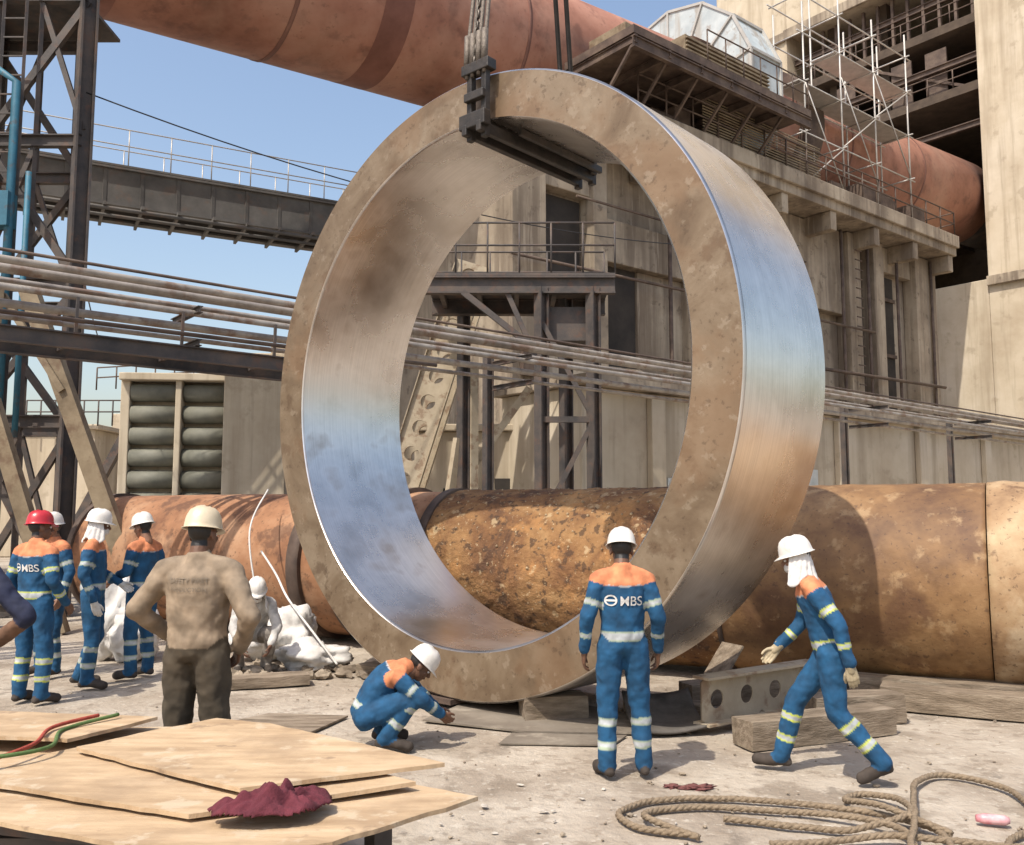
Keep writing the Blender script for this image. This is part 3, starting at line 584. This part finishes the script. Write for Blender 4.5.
B=Bd(); B.tube([(2.62,5.28,.03),(2.66,5.27,.03),(2.76,5.24,.03),(2.785,5.235,.03)],[.018,.028,.028,.018],14); B.done('drink_can',mat('can_mat',[(.5,.08,.12),(.65,.45,.45)],scale=9,rough=.35,bump=0))
B=Bd(); B.blob((1.18,5.95,.0),(.10,.045,.014),sub=4,amp=.9,seed=3); B.blob((1.03,5.98,.0),(.05,.04,.01),amp=.8,seed=5); B.done('rag',mat('dull_rag_mat',[(.10,.03,.03),(.18,.07,.06)],scale=12,rough=.95,bump=.5))
B=Bd()
for i,(x,y,z,r) in enumerate([(-2.55,10.7,.35,(.32,.3,.3)),(-2.95,11.0,.3,(.35,.3,.3)),(-2.2,10.3,.13,(.36,.28,.16)),(-4.75,11,.5,(.25,.25,.45)),(-4.5,10.9,.3,(.3,.3,.30))]):
    B.blob((x,y,z),r,sub=4,amp=.5,freq=1.5,seed=i)
B.done('white_sacks',M_white)
B=Bd(); B.tube(curve_pts([(-3.2,11.6,1.25),(-2.85,11,1.0),(-2.6,10.6,.75),(-2.2,10.2,.4),(-1.9,10.0,.1)]),.013,8); B.tube(curve_pts([(-3.3,12.2,2.05),(-3.3,11.4,1.5),(-3.1,11.2,.6),(-2.9,11,.2)]),.011,8); B.done('white_hose',M_white)
B=Bd()
for i in range(40): B.blob((-3.4+random.random()*2.4,9.6+random.random()*1.0,.03),(random.uniform(.03,.12),.07,.05),sub=2,amp=.7,seed=i+40,rot=random.random()*6,smooth=False)
B.done('rubble',M_conc)

# =================== PEOPLE ===================
M_body=attr_mat('clothing_mat',bump=.75,lo=.62,hi=1.22,ridge=True); M_skin=attr_mat('skin_mat',rough=.55,bump=.1,bs=200,lo=.85,hi=1.15); M_eyeW=mat('eye_white_mat',[(.7,.68,.65),(.7,.68,.65)],bump=0,rough=.3); M_eyeD=mat('eye_dark_mat',[(.01,.008,.006),(.02,.01,.008)],bump=0,rough=.2)
def frust(bm,p0,p1,r0,r1,seg=14):
    p0=V(p0);p1=V(p1);d=(p1-p0)
    for p,r in((p0,r0),(p1,r1)):
        bmesh.ops.create_icosphere(bm,subdivisions=2,radius=r,matrix=Matrix.Translation(p))
    if d.length<1e-4: return
    d.normalize(); u=V((0,0,1)) if abs(d.z)<.9 else V((1,0,0)); x=d.cross(u).normalized(); y=d.cross(x)
    a=[bm.verts.new(p0+(x*math.cos(2*math.pi*k/seg)+y*math.sin(2*math.pi*k/seg))*r0) for k in range(seg)]
    b=[bm.verts.new(p1+(x*math.cos(2*math.pi*k/seg)+y*math.sin(2*math.pi*k/seg))*r1) for k in range(seg)]
    for k in range(seg): bm.faces.new((a[k],a[(k+1)%seg],b[(k+1)%seg],b[k]))
    bm.faces.new(a[::-1]); bm.faces.new(b)
def ellip(bm,c,r,rot=None):
    m=Matrix.Translation(V(c))@(rot.to_4x4() if rot else Matrix())@Matrix.Diagonal((*r,1)); bmesh.ops.create_icosphere(bm,subdivisions=3,radius=1,matrix=m)
def remeshed(bm,vox,smooth=3,disp=0):
    bmesh.ops.recalc_face_normals(bm,faces=bm.faces)
    me=bpy.data.meshes.new('tmp'); bm.to_mesh(me); bm.free(); o=bpy.data.objects.new('tmp',me); COL.objects.link(o)
    r=o.modifiers.new('r','REMESH'); r.mode='VOXEL'; r.voxel_size=vox; r.adaptivity=0
    s=o.modifiers.new('s','SMOOTH'); s.factor=.5; s.iterations=smooth
    if disp:
        t=bpy.data.textures.new('wr','CLOUDS'); t.noise_scale=.11; t.noise_depth=2
        d=o.modifiers.new('d','DISPLACE'); d.texture=t; d.strength=disp; d.mid_level=.5; d.texture_coords='LOCAL'
    dg=bpy.context.evaluated_depsgraph_get(); m2=bpy.data.meshes.new_from_object(o.evaluated_get(dg)); bpy.data.objects.remove(o); bpy.data.meshes.remove(me)
    for p in m2.polygons: p.use_smooth=True
    m2.materials.clear(); return m2
def setcol(me,cols):
    a=me.color_attributes.new('Col','FLOAT_COLOR','POINT'); c=np.ones((len(me.vertices),4),np.float32); c[:,:3]=cols; a.data.foreach_set('color',c.ravel())
def coords(me):
    a=np.empty(len(me.vertices)*3,np.float32); me.vertices.foreach_get('co',a); return a.reshape(-1,3)
def head_mesh(skin,hair=(.012,.01,.009)):
    bm=bmesh.new()
    ellip(bm,(0,-.012,.03),(.076,.096,.088)); ellip(bm,(0,.022,-.03),(.060,.070,.082)); ellip(bm,(0,.04,-.082),(.040,.042,.030)); frust(bm,(0,.088,.012),(0,.108,-.026),.009,.014); ellip(bm,(0,.075,.022),(.05,.018,.012))
    ellip(bm,(.012,.098,-.03),(.010,.01,.008)); ellip(bm,(-.012,.098,-.03),(.010,.01,.008)); ellip(bm,(0,.086,-.058),(.024,.012,.010))
    for s_ in(-1,1): ellip(bm,(s_*.078,-.006,-.008),(.010,.022,.032)); ellip(bm,(s_*.038,.062,-.022),(.022,.02,.02))
    frust(bm,(0,-.02,-.05),(0,-.04,-.17),.054,.058)
    me=remeshed(bm,.0055,2); c=coords(me); col=np.tile(np.array(skin),(len(c),1)); hm=(c[:,1]<.0-(c[:,2]<.0)*.03+ (c[:,2]>.06)*.2)&(c[:,2]>-.07)&(np.abs(c[:,0])<.082); ear=(np.abs(c[:,0])>.072)&(np.abs(c[:,2]+.008)<.036)&(c[:,1]>-.03); hm&=~ear; col[hm]=hair
    lip=(np.abs(c[:,0])<.022)&(np.abs(c[:,2]+.058)<.006)&(c[:,1]>.08); col[lip]=(skin[0]*.8,skin[1]*.5,skin[2]*.5); br=(np.abs(np.abs(c[:,0])-.03)<.016)&(np.abs(c[:,2]-.026)<.004)&(c[:,1]>.06); col[br]=hair
    setcol(me,col); me.materials.append(M_skin); return me
def eyes_mesh():
    bm=bmesh.new()
    for s_ in(-1,1):
        bmesh.ops.create_icosphere(bm,subdivisions=2,radius=.011,matrix=Matrix.Translation((s_*.03,.078,.004)))
    for f in bm.faces: f.material_index=0
    n0=len(bm.faces)
    for s_ in(-1,1): bmesh.ops.create_icosphere(bm,subdivisions=2,radius=.0055,matrix=Matrix.Translation((s_*.03,.086,.004)))
    bm.faces.ensure_lookup_table()
    for i in range(n0,len(bm.faces)): bm.faces[i].material_index=1
    me=bpy.data.meshes.new('eyes'); bm.to_mesh(me); bm.free(); me.materials.append(M_eyeW); me.materials.append(M_eyeD); return me
HEADS={'d':head_mesh((.13,.062,.035)),'m':head_mesh((.22,.11,.065))}; EYES=eyes_mesh()
def helmet_mesh():
    bm=bmesh.new(); seg=48; prof=[(0,.128),(.03,.125),(.06,.115),(.083,.098),(.097,.073),(.105,.046),(.109,.016),(.111,-.002),(.115,-.006),(.123,-.008)]
    rows=[]
    for pi,(r,z) in enumerate(prof):
        row=[]
        for k in range(seg):
            t=2*math.pi*k/seg; x=r*math.cos(t)*.95; y=r*math.sin(t)*1.12
            if pi==9: 
                f=max(0,math.sin(t))**3; y+=f*.032; z2=z-f*.012
            elif pi==8: f=max(0,math.sin(t))**3; y+=f*.010; z2=z
            else: z2=z
            if pi<8:
                if abs(x)<.018 and pi>0: z2+=.008*(1-pi/9); 
                if abs(abs(x)-.045)<.01 and pi>1: z2+=.004
            row.append(bm.verts.new((x,y,z2)))
        rows.append(row)
    for i in range(len(rows)-1):
        for k in range(seg):
            f=bm.faces.new((rows[i][k],rows[i][(k+1)%seg],rows[i+1][(k+1)%seg],rows[i+1][k])); f.smooth=True
    bmesh.ops.remove_doubles(bm,verts=bm.verts,dist=.0004); bmesh.ops.recalc_face_normals(bm,faces=bm.faces)
    me=bpy.data.meshes.new('helmet'); bm.to_mesh(me); bm.free(); return me
HELM=helmet_mesh()
M_hw=mat('helmet_white_mat',[(.58,.55,.50),(.72,.70,.66)],scale=6,rough=.35,bump=.02,spots=[(9,.6,.08,(.4,.36,.3),.5)]); M_hy=mat('helmet_cream_mat',[(.50,.41,.27),(.64,.55,.40)],scale=6,rough=.4,bump=.02,spots=[(9,.6,.08,(.35,.28,.2),.5)]); M_hr=mat('helmet_red_mat',[(.38,.02,.03),(.48,.03,.04)],scale=6,rough=.3,bump=.02)
HM={'w':M_hw,'y':M_hy,'r':M_hr}
def hand_mesh(glove):
    bm=bmesh.new(); k=1.18 if glove else 1.0
    bases=[(.031,.088),(.011,.094),(-.010,.090),(-.029,.082)]; lens=[.070,.078,.072,.056]
    for (x,y),L in zip(bases,lens):
        frust(bm,(x*.55,.0,0),(x,y,0),.016*k,.0115*k)
        p=V((x,y,0)); an=math.radians(18)
        for s_,(fr,rd) in enumerate(((.45,.0098),(.31,.0088),(.24,.0078))):
            q=p+V((x*.12,math.cos(an),-math.sin(an))).normalized()*L*fr; frust(bm,p,q,rd*k,(rd-.001)*k,10); p=q; an+=math.radians(26)
    frust(bm,(.012,.018,-.004),(.045,.055,-.014),.015*k,.0115*k); frust(bm,(.045,.055,-.014),(.055,.085,-.024),.0108*k,.0095*k); frust(bm,(.055,.085,-.024),(.053,.108,-.034),.0092*k,.008*k)
    frust(bm,(0,-.03,0),(0,.03,0),.026*k*(1.3 if glove else 1),.024*k)
    me=remeshed(bm,.0042,2); return me
def hand_data():
    out={}
    for g in(0,1):
        me=hand_mesh(g); c=coords(me); out[g]=(c.copy(),[tuple(p.vertices) for p in me.polygons])
    return out
HD=hand_data()
def place_hand(name,wrist,ydir,xhint,left,color,glove,parent,scale=1.0):
    y=ydir.normalized(); x=(xhint-y*xhint.dot(y)).normalized(); z=x.cross(y)
    if not left: z=-z
    c,faces=HD[glove]; v=[V(wrist)+(x*p[0]+y*(p[1]+.02)+z*p[2])*scale for p in c.tolist()]
    if not left: faces=[f[::-1] for f in faces]
    me=bpy.data.meshes.new(name); me.from_pydata(v,[],faces)
    for p in me.polygons: p.use_smooth=True
    setcol(me,np.tile(np.array(color),(len(v),1))); me.materials.append(M_skin)
    o=bpy.data.objects.new(name,me); COL.objects.link(o); o.parent=parent; return o
STAND=dict(pelvis=(0,0,.95),chest=(0,.0,1.25),neck=(0,-.01,1.46),head=(0,.03,1.615),hdir=(0,1,-.05),
 sL=(-.175,-.01,1.39),sR=(.175,-.01,1.39),eL=(-.25,-.05,1.13),eR=(.25,-.05,1.13),wL=(-.25,.05,.88),wR=(.25,.05,.88),
 hL=(-.09,0,.92),hR=(.09,0,.92),kL=(-.12,.03,.50),kR=(.12,.03,.50),aL=(-.13,0,.09),aR=(.13,0,.09),tL=(-.16,.16,.045),tR=(.16,.16,.045))
BLUE=(.008,.070,.160); ORG=(.58,.21,.095); SIL=(.40,.42,.43); YEL=(.47,.52,.09)
SUIT=dict(base=BLUE,legs=BLUE,yoke=ORG,stripe=SIL,edge=(.32,.38,.28),boot=(.05,.038,.03),hand='skin',hips=None)
def person(name,loc,rot,scale,pose=None,suit=None,skin='d',helmet='w',text=None,textcol=None,glove=None,fat=1.0,cloth=False):
    P=dict(STAND); P.update(pose or {}); P={k:V(v) for k,v in P.items()}; S=dict(SUIT); S.update(suit or {})
    root=empty(name,loc); root.rotation_euler=(0,0,rot); root.scale=(scale,)*3
    bm=bmesh.new(); bones=[]
    def seg(nm,a,b,r0,r1): frust(bm,P[a],P[b],r0,r1); bones.append((nm,P[a],P[b],(r0+r1)/2))
    for s_ in'LR':
        seg('uarm','s'+s_,'e'+s_,.070*fat,.056*fat); seg('farm','e'+s_,'w'+s_,.055*fat,.042*fat)
        seg('thigh','h'+s_,'k'+s_,.102*fat,.076*fat); seg('calf','k'+s_,'a'+s_,.074*fat,.064*fat)
        a,t=P['a'+s_],P['t'+s_]; frust(bm,a+V((0,0,-.02)),t,.050,.043); hb=a-(t-a).normalized()*.045; hb.z=min(hb.z,a.z)-.035; frust(bm,a,hb,.045,.036); frust(bm,hb,t,.036,.040); bones.append(('foot',a+V((0,0,-.055)),t,.05)); bones.append(('foot',a+V((0,0,-.055)),hb,.045))
    lat=(P['sR']-P['sL']).normalized(); hl=(P['hR']-P['hL']).normalized()
    def sp(t):
        a,b,c=P['pelvis'],P['chest'],P['neck']
        return a.lerp(b,t/.6) if t<.6 else b.lerp(c,(t-.6)/.4)
    st_=[(-.14,.11,.085),(-.05,.155,.112),(.05,.165,.118),(.28,.158,.112),(.5,.168,.120),(.7,.180,.123),(.84,.172,.110),(.94,.125,.088),(1.02,.072,.07),(1.1,.06,.06)]
    rings=[];K=24
    for t,wx,wy in st_:
        c=sp(t) if t<=1 else P['neck']+(P['neck']-P['chest']).normalized()*(t-1)*.5
        d=(sp(min(t+.15,1))-sp(max(t-.15,-.14)))
        if d.length<1e-5: d=P['neck']-P['chest']
        d.normalize(); x=hl.lerp(lat,min(max(t,0),1)); x=(x-d*x.dot(d)).normalized(); y=d.cross(x)
        rings.append([bm.verts.new(c+x*math.cos(2*math.pi*k/K)*wx*fat+y*math.sin(2*math.pi*k/K)*wy*fat*(1.08 if fat>1.02 else 1)) for k in range(K)])
    for i in range(len(rings)-1):
        for k in range(K): bm.faces.new((rings[i][k],rings[i][(k+1)%K],rings[i+1][(k+1)%K],rings[i+1][k]))
    bm.faces.new(rings[0][::-1]); bm.faces.new(rings[-1])
    bones.append(('torso',P['pelvis'],P['chest'],.13*fat)); bones.append(('torso2',P['chest'],P['neck'],.13*fat))
    for s_ in'LR': frust(bm,P['s'+s_].lerp(P['neck'],.55),P['s'+s_],.065,.070*fat); frust(bm,P['pelvis'],P['h'+s_],.1,.105)
    up=(P['head']-P['neck']).normalized(); fwd=P['hdir'].normalized(); upv=(up-fwd*up.dot(fwd)).normalized() if abs(up.dot(fwd))<.95 else V((0,0,1)); rt=fwd.cross(upv).normalized(); upv=rt.cross(fwd)
    frust(bm,P['neck']-up*.02,P['neck']+up*.03,.074,.066)
    me=remeshed(bm,.0115,2,.030); c=coords(me)
    c[:,2]=np.maximum(c[:,2],0.0); me.vertices.foreach_set('co',c.ravel())
    D=[];T=[]
    for nm,a,b,r in bones:
        a_=np.array(a);b_=np.array(b);ab=b_-a_; t=np.clip(((c-a_)@ab)/max(ab@ab,1e-9),0,1); d=np.linalg.norm(c-(a_+t[:,None]*ab),axis=1)-r; D.append(d);T.append(t)
    D=np.array(D);T=np.array(T); idx=D.argmin(0); col=np.tile(np.array(S['base'],float),(len(c),1))
    for i,(nm,a,b,r) in enumerate(bones):
        m=idx==i; t=T[i]
        if nm in('thigh','calf'): col[m]=S['legs']
        if nm=='foot': col[m]=S['boot']
        if S['stripe'] is not None:
            if nm=='uarm': q=m&(t>.54)&(t<.70); col[q]=S['edge']; q=m&(t>.58)&(t<.66); col[q]=S['stripe']
            if nm=='farm': q=m&(t>.45)&(t<.60); col[q]=S['edge']; q=m&(t>.49)&(t<.56); col[q]=S['stripe']
            if nm=='calf':
                for lo in(.20,.58): q=m&(t>lo)&(t<lo+.13); col[q]=S['edge']; q=m&(t>lo+.03)&(t<lo+.10); col[q]=S['stripe']
            if nm=='torso': q=m&(t>.06)&(t<.27); col[q]=S['edge']; q=m&(t>.10)&(t<.23); col[q]=S['stripe']
        if S['yoke'] is not None:
            if nm=='torso2': col[m&(t>.56)]=S['yoke']; q=m&(t>.51)&(t<=.56); col[q]=S['stripe'] if S['stripe'] is not None else S['base']
            if nm=='uarm': col[m&(t<.10)]=S['yoke']
        if nm=='torso' and S['hips'] is not None: col[m&(t<S['hips'])]=S['legs']
        if S.get('shortsleeve') and nm=='farm': col[m]=(.16,.085,.05)
    setcol(me,col); me.materials.append(M_body); me.name='body'
    bo=bpy.data.objects.new('body',me); COL.objects.link(bo); bo.parent=root
    hm=Matrix.Identity(4)
    for i,vv_ in enumerate((rt,fwd,upv)):
        for j in range(3): hm[j][i]=vv_[j]
    hm.translation=P['head']
    def child(nm,me_,mw,m=None):
        if m is not None: me_=me_.copy(); me_.materials.clear(); me_.materials.append(m)
        o=bpy.data.objects.new(nm,me_); COL.objects.link(o); o.parent=root; o.matrix_local=mw; return o
    child('head',HEADS[skin],hm); child('eyes',EYES,hm)
    if helmet:
        h=child('helmet',HELM,hm@Matrix.Translation((0,-.005,.042))@Matrix.Rotation(math.radians(-3),4,'X'),HM[helmet]); s_=h.modifiers.new('s','SOLIDIFY'); s_.thickness=.004
    sk={'d':(.13,.062,.035),'m':(.22,.11,.065)}[skin]
    for s_ in'LR':
        fd=(P['w'+s_]-P['e'+s_]).normalized(); hd=P.get('f'+s_, fd+V((0,0,-.15))); xh=P.get('x'+s_,V((0,1,.2))); place_hand('hand_'+s_.lower(),P['w'+s_]-fd*.0,hd,xh,s_=='L',glove or sk,1 if glove else 0,root)
    if cloth:
        bm=bmesh.new(); rows=[]
        for i in range(14):
            t=i/13; row=[]
            for k in range(49):
                an=math.radians(155+230*k/48) ; r=.080+.045*t**1.4+(.007*math.sin(k*1.3+i*.4)+.012*noise.noise(V((k*.25,i*.3,3))))*(.2+t)
                q=P['head']+rt*math.cos(an)*r*1.0+fwd*(math.sin(an)*r*1.12)+V((0,0,.05-(.21+.03*math.sin(k*.35))*t)); row.append(bm.verts.new(q))
            rows.append(row)
        for i in range(13):
            for k in range(48): f=bm.faces.new((rows[i][k],rows[i][k+1],rows[i+1][k+1],rows[i+1][k])); f.smooth=True
        m3=bpy.data.meshes.new('neck_cloth'); bm.to_mesh(m3); bm.free(); m3.materials.append(M_white); o=bpy.data.objects.new('neck_cloth',m3); COL.objects.link(o); o.parent=root; s2=o.modifiers.new('s','SOLIDIFY'); s2.thickness=.006
        bm=bmesh.new(); ellip(bm,(0,.045,-.055),(.062,.062,.05)); m4=bpy.data.meshes.new('face_mask'); bm.to_mesh(m4); bm.free(); m4.materials.append(M_white); 
        for p in m4.polygons: p.use_smooth=True
        child('face_mask',m4,hm)
    if text:
        from mathutils.bvhtree import BVHTree
        bv=BVHTree.FromPolygons([v.co for v in me.vertices],[tuple(p.vertices) for p in me.polygons])
        d=(P['neck']-P['pelvis']).normalized(); x=(lat-d*lat.dot(d)).normalized(); fw=d.cross(x); ctr=P['chest']+(P['neck']-P['chest'])*S.get('tpos',.15)
        for li,(tx_,size,dz) in enumerate(text):
            if tx_=='RINGLOGO':
                bm=bmesh.new(); K=28; r0,r1=size*.44,size*.32
                a=[bm.verts.new((-.10+math.cos(2*math.pi*k/K)*r0,dz+size*.36+math.sin(2*math.pi*k/K)*r0*.9,0)) for k in range(K)]; b=[bm.verts.new((-.10+math.cos(2*math.pi*k/K)*r1,dz+size*.36+math.sin(2*math.pi*k/K)*r1*.9,0)) for k in range(K)]
                for k in range(K): bm.faces.new((a[k],a[(k+1)%K],b[(k+1)%K],b[k]))
                for k in range(4):
                    xa=-.10-r1+k*r1/2; bm.faces.new([bm.verts.new((xx,yy+dz+size*.36,0)) for xx,yy in((xa,-.007),(xa+r1/2,-.007),(xa+r1/2,.007),(xa,.007))])
                mt=bpy.data.meshes.new('logo'); off=V((0,0,0))
            else:
                cu=bpy.data.curves.new('t','FONT'); cu.body=tx_; cu.size=size; cu.align_x='CENTER'; cu.offset=size*.004; to=bpy.data.objects.new('t',cu); COL.objects.link(to)
                bpy.context.view_layer.update(); mt=bpy.data.meshes.new_from_object(to.evaluated_get(bpy.context.evaluated_depsgraph_get())); bpy.data.objects.remove(to)
                bm=bmesh.new(); bm.from_mesh(mt); off=V((.045 if size>.08 else 0,dz,0))
            bmesh.ops.triangulate(bm,faces=bm.faces[:])
            for _ in range(2): 
                ed=[e for e in bm.edges if e.calc_length()>.02]
                if ed: bmesh.ops.subdivide_edges(bm,edges=ed,cuts=1); bmesh.ops.triangulate(bm,faces=[f for f in bm.faces if len(f.verts)>3])
            for v in bm.verts:
                q=ctr+x*(v.co.x+off.x)+d*(v.co.y+off.y); st0=q-fw*.5; hit=bv.ray_cast(st0,fw,1.0)
                v.co=(hit[0]-fw*.006) if hit[0] else q-fw*.13
            bm.to_mesh(mt); bm.free(); mt.materials.clear(); mt.materials.append(textcol or M_white)
            o=bpy.data.objects.new('back_print_%d'%li,mt); COL.objects.link(o); o.parent=root
    return root
logo=[('MBS',.095,-.06),('RINGLOGO',.10,-.06)]
GL=(.34,.28,.18)
person('standing_worker',(.74,6.15,0),math.radians(4),.93,dict(kL=(-.11,.02,.5),kR=(.13,.04,.5),wL=(-.27,.03,.90),eL=(-.26,-.05,1.14),wR=(.27,.06,.89),hdir=(.1,1,-.25),head=(.01,.05,1.60),aL=(-.12,.0,.09),aR=(.15,.02,.09)),text=logo)
person('walking_worker',(2.13,6.15,0),math.radians(72),.93,dict(pelvis=(0,.0,.90),chest=(0,.07,1.20),neck=(0,.15,1.40),head=(0,.21,1.54),hdir=(.15,1,-.22),
 sL=(-.175,.11,1.34),sR=(.175,.13,1.33),eL=(-.26,-.06,1.10),wL=(-.25,-.12,.84),eR=(.24,.18,1.06),wR=(.20,.36,.88),
 hL=(-.09,0,.87),hR=(.09,0,.87),kL=(-.10,-.03,.47),aL=(-.11,-.32,.16),tL=(-.12,-.18,.05),kR=(.10,.25,.50),aR=(.11,.36,.10),tR=(.13,.53,.06)),
 suit=dict(stripe=SIL,edge=YEL),skin='m',glove=GL,cloth=True)
person('crouching_worker',(-.93,6.95,0),math.radians(-80),.95,dict(pelvis=(0,-.19,.27),chest=(0,-.06,.50),neck=(0,.12,.61),head=(0,.25,.62),hdir=(0,.75,-.65),
 sL=(-.17,.06,.56),sR=(.17,.06,.56),eL=(-.24,.23,.40),wL=(-.14,.38,.27),eR=(.23,.24,.40),wR=(.12,.40,.27),
 hL=(-.10,-.18,.25),hR=(.10,-.18,.25),kL=(-.19,.20,.42),kR=(.18,.21,.42),aL=(-.15,-.05,.10),aR=(.15,-.03,.10),tL=(-.18,.13,.045),tR=(.18,.15,.045)))
KH=(.25,.19,.13)
person('khaki_worker',(-1.86,5.42,0),math.radians(-8),1.0,dict(eL=(-.36,-.06,1.17),wL=(-.24,.14,1.0),eR=(.36,-.08,1.15),wR=(.22,.10,.95),sL=(-.195,-.01,1.40),sR=(.195,-.01,1.40),hdir=(.15,1,-.1),xL=(.3,.2,1),xR=(-.3,.2,1)),
 suit=dict(base=KH,legs=(.065,.05,.032),yoke=None,stripe=None,hips=.04,tpos=.3),skin='d',helmet='y',fat=1.10,text=[('SAFETY FIRST',.040,.03),('PRODUCTION',.034,-.02)],textcol=mat('faded_print_mat',[(.15,.12,.09),(.19,.155,.115)],bump=0))
person('standing_worker',(-4.42,8.45,0),math.radians(-18),.99,dict(wR=(.22,.16,.92),hdir=(.5,1,0)),text=logo,helmet='r',suit=dict(edge=YEL))
person('standing_worker',(-5.0,9.9,0),math.radians(150),.98,dict(),skin='m')
person('standing_worker',(-4.25,9.25,0),math.radians(-75),1.0,dict(eL=(-.24,.02,1.13),wL=(-.2,.22,1.02),hdir=(-.2,1,-.1),aL=(-.12,-.12,.10),tL=(-.14,.05,.05)),glove=(.5,.48,.44),cloth=True)
person('standing_worker',(-3.95,9.75,0),math.radians(70),.98,dict(eL=(-.25,.0,1.15),wL=(-.2,.25,1.05),hdir=(0,1,-.2)),skin='m')
person('bending_worker',(-2.82,10.0,0),math.radians(200),.95,dict(pelvis=(0,-.15,.45),chest=(0,.05,.70),neck=(0,.2,.86),head=(0,.30,.95),hdir=(0,1,-.5),sL=(-.17,.14,.80),sR=(.17,.14,.80),eL=(-.24,.25,.55),eR=(.24,.25,.55),wL=(-.16,.4,.38),wR=(.16,.4,.38),hL=(-.1,-.14,.42),hR=(.1,-.14,.42),kL=(-.18,.2,.48),kR=(.18,.2,.48),aL=(-.15,-.03,.1),aR=(.15,-.03,.1),tL=(-.18,.14,.045),tR=(.18,.14,.045)),
 suit=dict(base=(.48,.46,.43),legs=(.24,.21,.18),yoke=None,stripe=None),cloth=True)
person('edge_worker',(-3.42,5.6,0),math.radians(10),1.0,dict(eR=(.44,-.05,1.10),wR=(.20,.08,.93)),suit=dict(base=(.015,.02,.05),legs=(.02,.02,.04),yoke=None,stripe=None,shortsleeve=True))
